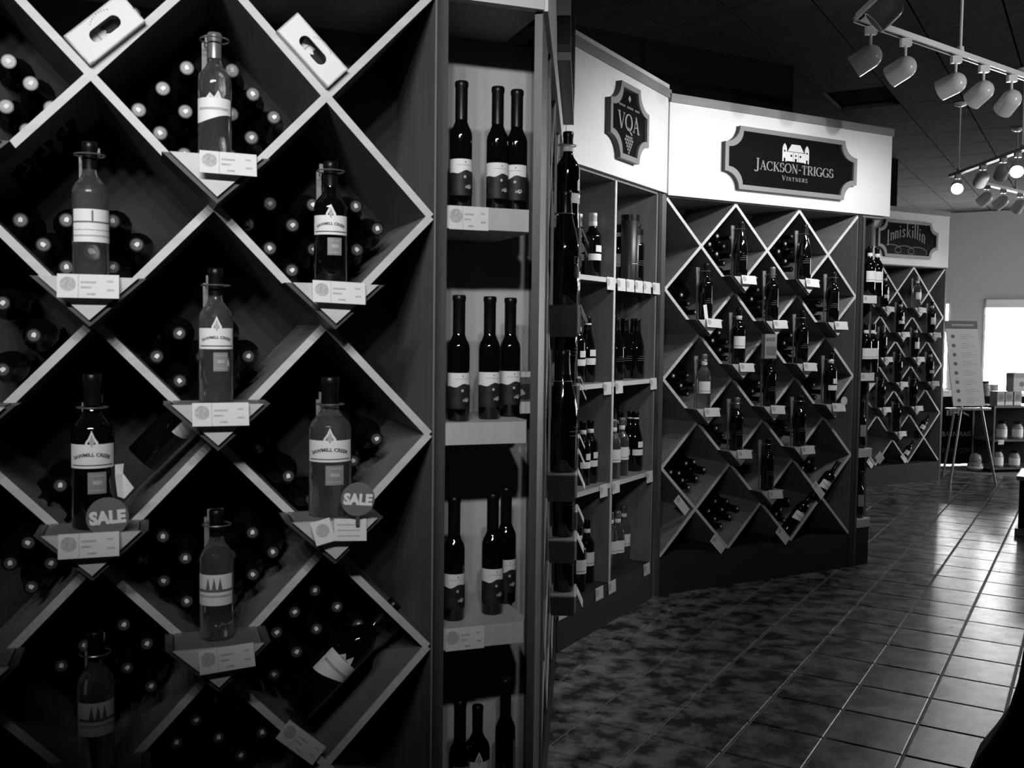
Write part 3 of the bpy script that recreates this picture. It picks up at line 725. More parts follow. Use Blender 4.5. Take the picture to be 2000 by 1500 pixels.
bottle('leaning', A.w(-.60, .10, ZA-2.5*PVA+.19), 'dark bottle leaning diagonally behind the left sale disc bottle', (Matrix.Rotation(RA, 3, 'Z') @ Matrix.Rotation(R(44), 3, 'Y') @ Matrix.Rotation(R(70), 3, 'Z')).to_euler())

def acard(u, v, label, dx=.012, roll=2, **k):
    s, z = a_br(u, v); price_card(label, A, s+dx, z+.004, -.136, roll=roll, **k)
acard(1, 1, 'price card under the white mountain label bottle at the top centre', .020, 1)
acard(1.5, 1.5, 'price card under the banded label bottle at the upper left', .0, 0)
acard(.5, 1.5, 'price card under the dark arched label bottle on the right', .004, 2)
acard(1, 2, 'price card under the clear arched label bottle in the middle', .004, 0)
acard(1.5, 2.5, 'grey-looking price card with dark round logo under the left sale disc', -.004, 0)
acard(.5, 2.5, 'small tilted logo card left of the right sale disc', -.034, -14, wd=.040, ht=.048, kind='logo')
acard(.5, 2.5, 'plain price card beneath the right sale disc', .028, 3, wd=.066, ht=.045, kind='text')
acard(1, 3, 'price card under the pine tree label bottle at the lower centre', .012, -4)
acard(1.5, 3.5, 'blurred price card under the bottle at bottom left', .01, 0)
q = A.hit(600, 1446)
price_card('diagonal price card on the lattice board beside the leaning bottle', A, q.x, q.z+.02, -.012, roll=42, tilt=-8)

def sale_disc(label, bay, px, py, y, r, tilt=0):
    p = bay.hit(px, py, y)
    rt = thing('sale_disc', label, 'sale sign', bay.w(p.x, y, p.z), (0, 0, bay.rot))
    MB().prism(circ(0, 0, r, 40)[::-1], -.0008, .0008).build('disc', 'sale', rt)
    t = MB()
    ca, sa = math.cos(R(tilt)), math.sin(R(tilt))
    for p_ in font_polys('SALE', r*.86, r*.05): t.poly([((x*.92)*ca-(z-r*.30)*sa, (x*.92)*sa+(z-r*.30)*ca) for x, z in p_], -.0014)
    t.build('lettering', 'ltwhite', rt)
    MB().box(-.004, .004, .0009, .0018, -r-.02, -r+.02).build('clip', 'metal', rt)
sale_disc('round grey sale disc on the left dark bottle', A, 210, 1010, -.128, .0375, 3)
sale_disc('round grey sale disc on the right clear bottle', A, 699, 975, -.150, .0345, -5)
# paper tag on the dark magnum
p = A.hit(238, 945, -.07)
tg = thing('neck_tag', 'crumpled white paper tag hanging beside the left sale disc bottle', 'paper tag', A.w(p.x, -.07, p.z), (0, 0, RA))
MB().add([(-.012, 0, .038), (.004, -.004, .04), (.002, .004, .020), (.022, -.006, -.008), (.004, .004, -.030), (-.008, 0, -.024), (-.012, -.006, .018)], [(0, 6, 2, 1), (6, 5, 4, 2), (2, 4, 3)], 0).build('paper', 'paper', tg)

# cartons with an oval hand hole, each holding a bottle
def carton(label, u, v, up, roll, wd, ht, off):
    s, z = -u*PUA, ZA - v*PVA
    rt = thing('bottle_carton', label, 'carton', A.w(s, 0, z), (0, 0, 0))
    rt.rotation_euler = (Matrix.Rotation(RA, 3, 'Z') @ Matrix.Rotation(R(roll), 3, 'Y')).to_euler()
    x0, z0 = off; x1, z1 = x0+wd, z0+ht; hx, hz = (x0+x1)/2, (z0+z1)/2
    hl, hr = .022, .0125
    hole = [(hx+hl+hr*math.cos(R(a)), hz+hr*math.sin(R(a))) for a in range(-90, 91, 20)]+[(hx-hl+hr*math.cos(R(a)), hz+hr*math.sin(R(a))) for a in range(90, 271, 20)]
    out = []
    for (a, b_) in hole:                               # matching points on the rectangle
        dx, dz = a-hx, b_-hz
        kx = ((x1 if dx > 0 else x0)-hx)/dx if abs(dx) > 1e-6 else 1e6; kz = ((z1 if dz > 0 else z0)-hz)/dz if abs(dz) > 1e-6 else 1e6
        k = min(kx, kz); out.append((hx+dx*k, hz+dz*k))
    n = len(hole); f = MB()
    vs = [(x, -.02, z) for x, z in out]+[(x, -.02, z) for x, z in hole]+[(x, -.015, z) for x, z in hole]
    f.add(vs, [(i, (i+1) % n, (i+1) % n+n, i+n) for i in range(n)]+[(i+n, (i+1) % n+n, (i+1) % n+2*n, i+2*n) for i in range(n)])
    for i in range(n):                                 # corners between neighbouring points on different sides
        p, q = out[i], out[(i+1) % n]
        if abs(p[0]-q[0]) > 1e-6 and abs(p[1]-q[1]) > 1e-6:
            c = (p[0] if abs(p[0]-x0) < 1e-6 or abs(p[0]-x1) < 1e-6 else q[0], p[1] if abs(p[1]-z0) < 1e-6 or abs(p[1]-z1) < 1e-6 else q[1])
            f.add([(c[0], -.02, c[1]), (p[0], -.02, p[1]), (q[0], -.02, q[1])], [(0, 1, 2)])
    f.build('front_panel', 'carton', rt)
    MB().box(x0, x0+.003, -.02, .28, z0, z1).box(x1-.003, x1, -.02, .28, z0, z1).box(x0, x1, -.02, .28, z0, z0+.003).box(x0, x1, -.02, .28, z1-.003, z1).box(x0, x1, .277, .28, z0, z1).build('sleeve', 'carton', rt)
    pr = MB()
    for k in range(9):
        a = R(60+k*8); pr.poly([(hx+.008+.042*math.cos(a+d)*up, hz-.012+(.040+e)*math.sin(a+d)) for d, e in ((0, 0), (.07, 0), (.07, .003), (0, .003))], -.0206)
    pr.build('small_print', 'cardgrey', rt)
    p = Matrix.Rotation(0, 3, 'Z')
    mw = Matrix.Translation(A.w(s, 0, z)) @ rt.rotation_euler.to_matrix().to_4x4()
    return mw, hx, hz
mw, hx, hz = carton('white carton with oval hand hole at the top left of the nearest rack', 1.5, .5, 1, -43, .138, .068, (.010, .010))
rotc = (mw.to_3x3() @ Matrix.Rotation(R(-90), 3, 'X')).to_euler()
bottle('clear_wave', mw @ Vector((hx-.075, .001+.03, hz)), 'clear bottle inside the top left carton, seen through its hand hole', (mw.to_3x3() @ Matrix.Rotation(R(90), 3, 'Y')).to_euler(), scale=.52)
mw, hx, hz = carton('right-hand white carton with oval hand hole on the nearest rack', .5, .5, 1, 45, .148, .060, (-.158, .010))
bottle('clear_wave', mw @ Vector((hx-.075, .001+.03, hz)), 'clear bottle inside the right-hand carton, seen through its oval hand hole', (mw.to_3x3() @ Matrix.Rotation(R(90), 3, 'Y')).to_euler(), scale=.52)

# bottles lying in the cells, neck towards the aisle
ORD = ['first', 'second', 'third', 'fourth', 'fifth', 'sixth', 'seventh', 'eighth']
def lying(bay, pts, y, cell, label, kind='lying'):
    rows = []
    for q in sorted(pts, key=lambda q: q[1]):          # rows of necks from the top, each from the left
        tol = 22 if bay is A else 9
        if rows and q[1]-rows[-1][0][1] < tol: rows[-1].append(q)
        else: rows.append([q])
    for ri, row in enumerate(rows):
        for ci, (px, py) in enumerate(sorted(row)):
            p = bay.hit(px, py, y)
            lb = 'lying bottle, %s neck in %s layer, %s' % (ORD[ci], ORD[ri], cell) if len(row) > 1 else 'lying bottle, lone neck in %s layer, %s' % (ORD[ri], cell)
            o = bottle(kind, bay.w(p.x, y+.30, p.z), lb, (0, 0, 0), group='bottles lying in '+cell)
            o.rotation_euler = (Matrix.Rotation(bay.rot, 3, 'Z') @ Matrix.Rotation(R(90), 3, 'X') @ Matrix.Rotation(R(random.uniform(-60, 60)), 3, 'Z')).to_euler()
YL = .055
lying(A, [(365, 133), (453, 138), (318, 173), (408, 176), (494, 184), (271, 215), (362, 218), (452, 223), (535, 229), (313, 260), (403, 262), (491, 269), (360, 302), (450, 306)], YL, 'the top centre cell', 'dark bottle lying neck out in the top centre cell of the nearest rack')
lying(A, [(17, 120), (60, 163), (12, 208), (100, 211), (53, 255), (10, 295)], YL, 'the top left cell', 'dark bottle lying neck out in the cell cut by the upper left frame edge')
lying(A, [(527, 398), (611, 400), (695, 403), (483, 438), (571, 440), (655, 444), (737, 447), (527, 485), (613, 487), (697, 488), (570, 528), (655, 530)], YL, 'the cell below the right carton', 'dark bottle lying neck out behind the dark arched label bottle')
lying(A, [(40, 430), (130, 430), (220, 432), (85, 478), (176, 478), (267, 478), (130, 522), (220, 522), (175, 560)], YL, 'the upper left cell', 'dark bottle lying neck out behind the banded label bottle')
lying(A, [(350, 651), (443, 651), (306, 696), (396, 697), (485, 696), (351, 744), (445, 744), (398, 788)], YL, 'the middle cell', 'dark bottle lying neck out behind the clear arched label bottle')
lying(A, [(5, 592), (66, 655), (5, 722)], YL, 'the middle left cell', 'dark bottle lying neck out in the cell cut by the left frame edge')
lying(A, [(503, 874), (735, 857), (563, 930), (690, 900), (608, 975)], YL, 'the cell behind the right sale disc', 'dark bottle lying neck out behind the right sale disc bottle')
lying(A, [(118, 948), (80, 985), (160, 990), (120, 1030)], YL, 'the cell behind the left sale disc', 'dark bottle lying neck out behind the left sale disc bottle')
YD = .058
lying(A, [(318, 1048), (276, 1093), (362, 1090), (449, 1084), (493, 1040), (533, 1078), (320, 1134), (408, 1130), (494, 1122), (365, 1174), (452, 1168), (408, 1212)], YD, 'the lower centre cell', 'dark bottle lying neck out behind the pine tree label bottle')
lying(A, [(615, 1153), (575, 1195), (658, 1185), (618, 1228), (699, 1220), (579, 1273), (660, 1264), (535, 1317), (621, 1307), (584, 1350), (540, 1235)], YD, 'the lower right cell', 'dark bottle lying neck out above the leaning bottle')
lying(A, [(242, 1220), (287, 1257), (248, 1304), (295, 1340), (165, 1260), (120, 1300), (206, 1345), (160, 1390)], YD, 'the bottom left cell', 'dark bottle lying neck out behind the blurred bottle at bottom left')
lying(A, [(55, 1060), (100, 1100), (62, 1146), (20, 1100)], YD, 'the lower left cell', 'dark bottle lying neck out in the lower cell cut by the left frame edge')
lying(A, [(420, 1365), (467, 1386), (383, 1406), (427, 1440), (512, 1430), (345, 1450), (470, 1475)], YD, 'the bottom centre cell', 'dark bottle lying neck out in the cell at the bottom centre edge')

# end shelf bottles
def on_shelf(bay, px, py, z): return on_z(px, py, z)
tw = [(1.727, [(897, 413, 'ice', 'slender dark bottle against the left stile on the top end shelf'), (967, 412, 'ice', 'slender dark bottle in the middle of the top end shelf'), (1004, 415, 'ice', 'slender dark bottle at the right of the top end shelf')]),
      (1.243, [(896, 824, 'ice', 'slender dark bottle against the left stile on the second end shelf'), (956, 820, 'ice', 'slender dark bottle in the middle of the second end shelf'), (996, 812, 'ice', 'slender dark bottle by the boxed picture on the second end shelf')]),
      (.775, [(890, 1222, 'ice', 'slender dark bottle against the left stile on the third end shelf'), (966, 1208, 'ice', 'slender dark bottle at the front of the third end shelf'), (992, 1184, 'ice', 'slender dark bottle at the back of the third end shelf')]),
      (.285, [(905, 1590, 'ice_grey', 'dark bottle with grey label at the left of the bottom end shelf'), (940, 1600, 'ice_peak', 'dark bottle with arched white label on the bottom end shelf'), (995, 1490, 'ice_grey', 'dark bottle with narrow grey label at the right of the bottom end shelf')])]
SY = {413: .06, 412: .075, 415: .085, 824: .05, 820: .085, 812: .14, 1222: .07, 1208: .09, 1184: .17, 1590: .05, 1600: .055, 1490: .15}
for z, L in tw:
    for px, py, kd, lb in L:
        p = A.hit(px, 700, SY[py])
        rz = 78 if 'narrow grey' in lb else (-10 if px < 1000 else -40)
        bottle(kd, A.w(p.x, SY[py], z+.0005), lb, (0, 0, RA+R(rz)), scale=1.0)
def shelf_card(label, bay, s, z, wd, ht, y=-.003, **k): price_card(label, bay, s, z, y, wd=wd, ht=ht, tilt=0, **k)
shelf_card('price card on the front of the top end shelf', A, .088, 1.727, .092, .052)
shelf_card('price card on the front of the third end shelf', A, .088, .775, .092, .052)
p = A.hit(1028, 715, .20)
bx = thing('picture_box', 'small printed box with oval picture at the back of the second end shelf', 'box', A.w(.285, .20, 1.2435), (0, 0, RA))
MB().box(-.045, .045, 0, .05, 0, .105).build('carton', 'carton', bx)
MB().poly([(-.045, .03), (.045, .03), (.045, .092), (-.045, .092)], -.0006).build('picture_print', 'greyprint', bx)
MB().poly(circ(.02, .055, .032, 20, .020), -.0012).build('picture_print', 'ink', bx)
MB().poly([(-.005, .04), (.02, .05), (.01, .062), (-.01, .06)], -.0018).build('picture_print', 'cardgrey', bx)

# ------------------------------------------------------------------ recess rack (edge-on) contents
ROWN = {1: 'top', 1.5: 'second', 2: 'third', 2.5: 'fourth', 3: 'fifth', 3.5: 'sixth', 4: 'lowest'}
def colname(u, n=3): return {.5: 'left', 1.0: 'left-centre', 1.5: 'centre', 2.0: 'right-centre', 2.5: 'right'}[u]
def colname_edge(u): return {.5: 'nearest', 1.0: 'second', 1.5: 'middle', 2.0: 'fourth', 2.5: 'deepest'}[u]
kb = {(1, 1): 'pair', (.5, 1.5): 'burg_crest', (1, 2): 'plain', (.5, 2.5): 'burg_plain', (1, 3): 'plain', (1.5, 3.5): 'plain', (1.5, 2.5): 'pair', (2.5, 1.5): 'burg_pair'}
for (u, v) in P2:
    s, z = SB0+u*PUB, 2.18-v*.490+HH
    kd = kb.get((u, v), 'plain')
    sc_ = 1.12 if kd == 'burg_plain' else 1.0
    bottle(kd, B.w(s, -.045, z+.0005), 'dark bottle on the %s row, %s bracket of the edge-on recess rack' % (ROWN[v], colname_edge(u)), (0, 0, B.rot+R(-20)), scale=sc_)
    price_card('slanted price card on the %s row, %s bracket of the edge-on recess rack' % (ROWN[v], colname_edge(u)), B, s, z+.002, -.094, wd=.10, ht=.052, tilt=-24, simple=True)

# ------------------------------------------------------------------ bay 1 bottles (shelf, pixel of the bottle's axis, depth, kind)
bay1 = [
 (0, 1133, .17, 'pair_light', 'light-capped dark bottle behind the others, upper left shelf under the upright sign'),
 (0, 1157, .09, 'pair_light', 'light-capped dark bottle at the centre of the upper left shelf'),
 (0, 1178, .10, 'pair_light', 'light-capped dark bottle next to the divider on the upper left shelf'),
 (0, 1206, .20, 'square', 'dark bottle left of the gift tube on the upper right shelf'),
 (0, 1268, .09, 'plain', 'plain dark bottle at the right end of the upper right shelf'),
 (1, 1128, .10, 'pair', 'dark bottle at the left of the second shelf under the upright sign'),
 (1, 1147, .10, 'burg_pair', 'sloping-shouldered bottle with two white labels on the second shelf'),
 (1, 1204, .10, 'burg_plain', 'plain black bottle next to the divider on the second shelf'),
 (1, 1220, .13, 'burg_plain', 'second plain black bottle from the divider on the second shelf'),
 (1, 1234, .17, 'burg_plain', 'plain black bottle set back in the middle of the second right shelf'),
 (1, 1247, .10, 'burg_plain', 'plain black bottle second from the right on the second shelf'),
 (1, 1266, .08, 'burg_plain', 'plain black bottle at the right end of the second shelf'),
 (2, 1141, .09, 'pair', 'dark bottle with two white labels at the left of the third shelf'),
 (2, 1164, .09, 'pair', 'dark bottle with two white labels near the divider on the third shelf'),
 (2, 1201, .06, 'clear_square', 'clear bottle just right of the divider on the third shelf'),
 (2, 1217, .07, 'clear_square', 'clear bottle with white label standing third from the right on the third shelf'),
 (2, 1222, .17, 'pair', 'dark bottle behind the clear bottles on the third right shelf'),
 (2, 1236, .11, 'burg_pair', 'sloping dark bottle in the middle of the third right shelf'),
 (2, 1259, .08, 'burg_pair', 'sloping dark bottle at the right end of the third shelf'),
 (3, 1117, .10, 'pair', 'dark bottle at the far left of the lowest shelf under the upright sign'),
 (3, 1136, .06, 'square', 'dark bottle with big square label at the front of the lowest left shelf'),
 (3, 1150, .17, 'pair', 'dark bottle set back on the lowest left shelf'),
 (3, 1167, .10, 'square', 'dark bottle with big square label near the divider on the lowest shelf'),
 (3, 1198, .12, 'clear_square', 'clear bottle half hidden by the divider on the lowest shelf'),
 (3, 1212, .10, 'clear_square', 'front clear bottle on the lowest right shelf'),
 (3, 1228, .14, 'clear_square', 'rear clear bottle on the lowest right shelf'),
]
for k, px, y, kd, lb in bay1:
    p = C1.hit(px, 700, y); lo_, hi_ = (CL+.052, CM-.052) if px < 1194 else (CM+.052, CR-.045)
    p.x = max(lo_, min(hi_, p.x))
    bottle(kd, C1.w(p.x, y, CZ[k]+.0005), lb, (0, 0, C1.rot+R(-25+random.uniform(-6, 6))), scale=1.0 if k else 1.02)
def gift_tube(px, y, r, h, label, lab=True, cat='gift tin'):
    p = C1.hit(px, 700, y); p.x = min(p.x, CR-.05); rt = thing('gift_tube', label, cat, C1.w(p.x, y, CZ[0]+.0005), (0, 0, C1.rot))
    MB().lathe([(0, 0), (r, 0), (r, h-.004), (r-.004, h), (0, h)], 20, cap=False).build('tube', 'tin', rt)
    MB().lathe([(r+.001, h-.03), (r+.001, h+.001), (0, h+.002)], 20, cap=False).build('lid', 'foil_dark', rt)
    q = r+.0008
    if lab: wrap(band(q, -.9*r, .9*r, .10*h/.35, .28*h, 10)+band(q, -.2*r, .9*r, .29*h, .30*h, 4), q).build('paper_label', 'paper', rt)
    else: wrap(band(q, -.4*r, .4*r, .35*h, .38*h, 4)+band(q, -.4*r, .4*r, .42*h, .45*h, 4)+band(q, -.4*r, .4*r, .60*h, .63*h, 4), q).build('lettering', 'greyprint', rt)
gift_tube(1226, .12, .048, .36, 'tall dark gift tube with white label on the upper right shelf')
gift_tube(1248, .10, .042, .285, 'short dark gift tube with grey lettering on the upper right shelf', False)
def c1_card(px, k, label, wd=.085, ht=.062, dz=.004, **q):
    p = C1.hit(px, 700); price_card(label, C1, p.x, CZ[k]+dz, -.006, wd=wd, ht=ht, tilt=-3, simple=True, **q)
c1_card(1188, 0, 'price card left of the divider on the top shelf edge')
for i, px in enumerate((1209, 1226, 1243, 1259, 1277)): c1_card(px, 0, '%s of five price cards along the top right shelf edge' % ('first', 'second', 'third', 'fourth', 'fifth')[i], wd=.095)
c1_card(1185, 1, 'price card left of the divider on the second shelf edge'); c1_card(1208, 1, 'price card right of the divider on the second shelf edge'); c1_card(1275, 1, 'price card at the right end of the second shelf edge')
c1_card(1181, 2, 'price card left of the divider on the third shelf edge'); c1_card(1205, 2, 'price card right of the divider on the third shelf edge'); c1_card(1271, 2, 'price card at the right end of the third shelf edge')
c1_card(1176, 3, 'price card left of the divider on the lowest shelf front'); c1_card(1201, 3, 'price card right of the divider on the lowest shelf front'); c1_card(1269, 3, 'price card at the right end of the lowest shelf front'); c1_card(1104, 3, 'price card low at the left end of the upright sign shelving')

# ------------------------------------------------------------------ castle sign rack contents
def fill_rack(bay, s0, pu, pv, ztop, where, kinds, cards=True, skip=(), prot=.09, simple=True):
    for (u, v) in P2:
        if (u, v) in skip: continue
        s, z = s0+u*pu, ztop-v*pv+HH
        lb = 'on %s row, %s bracket, %s' % (ROWN[v], colname(u), where)
        kd = kinds.get((u, v), 'plain')
        bottle(kd, bay.w(s+.004, -.046, z+.0005), ('clear' if 'clear' in kd else 'dark')+' display bottle '+lb, (0, 0, bay.rot+R(random.uniform(-30, 0))), scale=random.uniform(.96, 1.02))
        if cards: price_card('white price card '+lb, bay, s+.016, z+.006, -.102, wd=.105, ht=.05, tilt=-16, roll=random.uniform(-2, 4), simple=simple)
fill_rack(B2, 0, .4905, PV2, Z2, 'castle sign rack', {(1, 1): 'burg_plain', (2, 1): 'burg_plain', (1.5, 1.5): 'plain_light', (.5, 2.5): 'clear_square', (2.5, 2.5): 'pair', (1, 3): 'plain_light', (1, 2): 'square'}, skip=((.5, 2.5),))
s, z = .5*.4905, Z2-2.5*PV2+HH
bottle('clear_square', B2.w(s+.004, -.046, z+.0005), 'clear display bottle on the fourth row, left bracket of the castle sign rack', (0, 0, B2.rot-R(30)))
price_card('white price card on the fourth row, left bracket of the castle sign rack', B2, s+.016, z+.006, -.102, wd=.105, ht=.05, tilt=-16, simple=True)
for (px, py, rl, lb) in ((1334, 984, 47, 'diagonal price card at the lower left board of the castle sign rack'), (1600, 955, 47, 'diagonal price card at the lower right board of the castle sign rack'), (1404, 1060, 45, 'diagonal price card at the lowest left node of the castle sign rack'), (1530, 1043, 45, 'diagonal price card at the lowest right node of the castle sign rack')):
    p = B2.hit(px, py); price_card(lb, B2, p.x, p.z+.012, -.010, wd=.12, ht=.05, roll=rl, tilt=-4, simple=True)
cells2 = {
 'top left': [(1401, 461), (1427, 464), (1386, 477), (1414, 481), (1400, 496), (1427, 499), (1414, 514), (1428, 532)],
 'top right': [(1546, 462), (1534, 476), (1560, 478), (1521, 491), (1546, 493), (1534, 510), (1560, 508), (1546, 526)],
 'second row left': [(1331, 576), (1317, 592), (1345, 593), (1331, 609), (1358, 610), (1345, 626)],
 'second row centre': [(1480, 566), (1494, 582), (1468, 584), (1482, 600), (1508, 600), (1494, 616)],
 'second row right': [(1600, 590), (1613, 604), (1601, 620)],
 'third row left': [(1405, 650), (1392, 665), (1419, 668), (1406, 683), (1432, 685), (1419, 700)],
 'third row right': [(1545, 655), (1532, 670), (1558, 672), (1546, 688), (1558, 702)],
 'fourth row left': [(1315, 734), (1343, 733), (1330, 753), (1356, 752), (1343, 769), (1330, 785)],
 'fourth row centre': [(1482, 748), (1495, 763), (1470, 764), (1484, 780)],
 'fourth row right': [(1590, 752), (1603, 766), (1592, 776)],
 'fifth row left': [(1399, 836), (1412, 850), (1426, 864)],
 'fifth row right': [(1535, 835), (1548, 848)],
 'sixth row left': [(1340, 905), (1310, 922), (1326, 924), (1356, 902), (1375, 917), (1360, 934), (1333, 938), (1345, 952), (1320, 950)],
 'sixth row right': [(1580, 902), (1592, 915), (1568, 914)],
 'lowest left': [(1397, 979), (1420, 979), (1384, 998), (1410, 995), (1440, 993), (1396, 1013), (1425, 1009), (1408, 1028)],
 'lowest right': [(1540, 978), (1525, 995), (1516, 1004), (1531, 1016)],
}
for c, pts in cells2.items(): lying(B2, pts, .055, 'castle sign rack %s cell' % c, 'dark bottle lying neck out in the %s cell of the castle sign rack' % c)
for (px, py, kd, lb) in ((1594, 978, 'leaning', 'dark bottle with white label leaning in the right lower cell of the castle sign rack'), (1541, 1040, 'leaning', 'dark bottle with white label leaning in the lowest cell of the castle sign rack')):
    p = B2.hit(px, py); bottle(kd, B2.w(p.x, .03, p.z), lb, (Matrix.Rotation(B2.rot, 3, 'Z') @ Matrix.Rotation(R(45), 3, 'Y')).to_euler())
# loose tags on the castle sign rack
p = B2.hit(1503, 690, -.09); tg = thing('neck_tag', 'small grey printed box tag hanging in the centre of the castle sign rack', 'paper tag', B2.w(p.x, -.10, p.z-.03), (0, 0, B2.rot))
MB().box(-.045, .045, 0, .03, 0, .14).build('carton', 'paper_grey', tg); MB().poly([(-.035, .02), (.04, .02), (.04, .07), (-.035, .07)], -.001).poly([(-.04, .10), (.03, .10), (.03, .12), (-.04, .12)], -.001).build('small_print', 'greyprint', tg)
p = B2.hit(1379, 611, -.09); tg = thing('paper_slip', 'bright white paper slip leaning on a bottle at the left of the castle sign rack', 'paper tag', B2.w(p.x, -.097, p.z-.04), (0, R(-10), B2.rot))
MB().box(-.012, .012, 0, .0015, 0, .085).build('paper', 'ltwhite', tg)
p = B2.hit(1645, 783, -.09); tg = thing('round_tag', 'small round white tag on a right-hand bottle of the castle sign rack', 'paper tag', B2.w(p.x, -.105, p.z), (0, 0, B2.rot))
MB().prism(circ(0, 0, .027, 20)[::-1], 0, .0015).build('disc', 'card', tg); MB().box(-.002, .002, .0016, .0026, -.04, .0).build('clip', 'metal', tg)
def end_shelf(bay, items):
    for z, px, y, kd, lb in items:
        p = bay.hit(px, 700, y); bottle(kd, bay.w(p.x, y, z+.0005), lb, (0, 0, bay.rot-R(20)))
end_shelf(B2, [(1.70, 1693, .06, 'square', 'left white-labelled bottle on the top shelf of the end unit past the castle sign'), (1.70, 1707, .08, 'square', 'right white-labelled bottle on the top shelf of the end unit past the castle sign'),
               (1.215, 1690, .06, 'square', 'left bottle on the second shelf of the end unit past the castle sign'), (1.215, 1703, .08, 'square', 'right bottle on the second shelf of the end unit past the castle sign'),
               (.735, 1687, .06, 'ice_grey', 'grey-labelled bottle on the third shelf of the end unit past the castle sign'), (.29, 1687, .06, 'ice_grey', 'grey-labelled bottle on the lowest shelf of the end unit past the castle sign')])
shelf_card('price card along the top shelf edge of the end unit past the castle sign', B2, 1.60, 1.70, .12, .048, simple=True)
shelf_card('price card along the second shelf edge of the end unit past the castle sign', B2, 1.60, 1.215, .12, .048, simple=True)
p = B2.hit(1707, 903); price_card('tilted white card on the third shelf corner of the end unit past the castle sign', B2, 1.705, .70, -.01, wd=.06, ht=.06, roll=-40, tilt=-5, kind='text')

# ------------------------------------------------------------------ far rack contents
fill_rack(B3, -.4553, .4553, PV3, Z3, 'far script sign rack', {(1.5, 1.5): 'pair', (2.5, 1.5): 'square', (2, 2): 'square', (2.5, 2.5): 'pair', (1, 2): 'plain_light', (1, 1): 'pair', (2, 1): 'clear_square'}, skip=((.5, 1.5), (.5, 2.5)))
for (px, py, lb) in ((1700, 905, 'diagonal price card at the lowest visible node of the far script sign rack'), (1766, 895, 'diagonal price card at the lower right node of the far script sign rack')):
    p = B3.hit(px, py); price_card(lb, B3, p.x, p.z+.02, -.010, wd=.10, ht=.05, roll=45, tilt=-4, simple=True)
for (px, py, lb) in ((1803, 834, 'small bottle leaning in the right lower cell of the far script sign rack'), (1772, 884, 'small bottle leaning in the lowest cell of the far script sign rack')):
    p = B3.hit(px, py); bottle('leaning', B3.w(p.x-.06, .03, p.z-.08), lb, (Matrix.Rotation(B3.rot, 3, 'Z') @ Matrix.Rotation(R(45), 3, 'Y')).to_euler(), scale=.85)

# ------------------------------------------------------------------ track lighting
def world_thing_track(label, p, q, z, drops, group=None):
    p, q = Vector((p[0], p[1], z)), Vector((q[0], q[1], z)); d = q-p; L = d.length; a = math.atan2(d.y, d.x)
    rt = thing('lighting_track', label, 'light track', p, (0, 0, a))
    MB().box(0, L, -.017, .017, -.012, .012).build('rail', 'railwhite', rt)
    MB().box(0, L, -.006, .006, -.0135, -.012).build('rail_slot', 'black', rt)
    for t in drops:
        MB().tube([(t*L, 0, .012), (t*L, 0, ZC-z-.02)], .0065, 8).build('drop_rod', 'railwhite', rt)
        MB().lathe([(.055, ZC-z-.001), (.045, ZC-z-.018), (.012, ZC-z-.03)], 18, c=(t*L, 0, 0)).build('ceiling_canopy', 'railwhite', rt)
        MB().lathe([(.0, .012), (.016, .014), (.014, .035), (.0, .04)], 12, c=(t*L, 0, 0), cap=False).build('coupling', 'ltwhite', rt)
    return rt
HEAD = {}
def head(label, pos, aim, power, glow=False, size=34, group=None, drop=.10, light=True, blend=.6, k=1.0):
    """pos = point on the rail; the housing hangs below and points at aim"""
    pos = Vector(pos); piv = pos - Vector((0, 0, drop)); d = (Vector(aim)-piv).normalized()
    rt = thing('track_spotlight', label, 'spotlight', pos, (0, 0, 0), group)
    if not HEAD:
        HEAD['adapter'] = MB().box(-.022, .022, -.014, .014, -.045, -.013).mesh('adapter', 'railwhite')
        HEAD['stem'] = MB().tube([(0, 0, -.044), (0, 0, -.105)], .006, 8).mesh('stem', 'railwhite')
        r, L = .048, .125; prof = []
        for i in range(8): t = R(90-i*90/7); prof.append((max(.0005, r*math.cos(t)), -.04+r*math.sin(t)*-1.0))
        prof = [(max(.0005, r*math.sin(R(90*i/8))), .05-.0-(r*math.cos(R(90*i/8)))-.05) for i in range(9)]
        prof += [(r, L-.05), (r-.004, L-.05), (r-.005, .0)]
        HEAD['housing'] = MB().lathe(prof, 24, cap=False).mesh('housing', 'lampwhite')
        HEAD['bulb'] = MB().lathe([(.0005, .062), (.040, .060), (.040, .052)], 18, cap=False).mesh('bulb', 'bulb')
        HEAD['bulb_off'] = MB().lathe([(.0005, .062), (.040, .060), (.040, .052)], 18, cap=False).mesh('reflector', 'foil_light')
    link('adapter', HEAD['adapter'], rt); link('stem', HEAD['stem'], rt)
    q = d.to_track_quat('Z', 'Y')
    h = link('housing', HEAD['housing'], rt, (0, 0, -drop), q.to_euler()); h.scale = (k, k, k)
    link('bulb', HEAD['bulb'] if glow else HEAD['bulb_off'], h)
    if light:
        ld = bpy.data.lights.new('lamp_beam', 'SPOT'); ld.energy = power*SPOT; ld.spot_size = R(size*2); ld.spot_blend = blend; ld.shadow_soft_size = .045
        lo = bpy.data.objects.new('lamp_beam', ld); COL.objects.link(lo); lo.parent = rt
        lo.location = Vector((0, 0, -drop)) + d*.088*k; lo.rotation_euler = d.to_track_quat('-Z', 'Y').to_euler()
    return rt
ZT = 2.75
t1a, t1b = Vector((1.40, 4.10)), Vector((2.95, 5.28))
world_thing_track('white light track running along the top right of the view', t1a, t1b, ZT, (.42,))
def on1(px): # point of track 1 under an image column
    best = min(range(401), key=lambda i: abs(project((t1a.x+(t1b.x-t1a.x)*i/400, t1a.y+(t1b.y-t1a.y)*i/400, ZT))[0]-px)); t = best/400
    return (t1a.x+(t1b.x-t1a.x)*t, t1a.y+(t1b.y-t1a.y)*t, ZT)
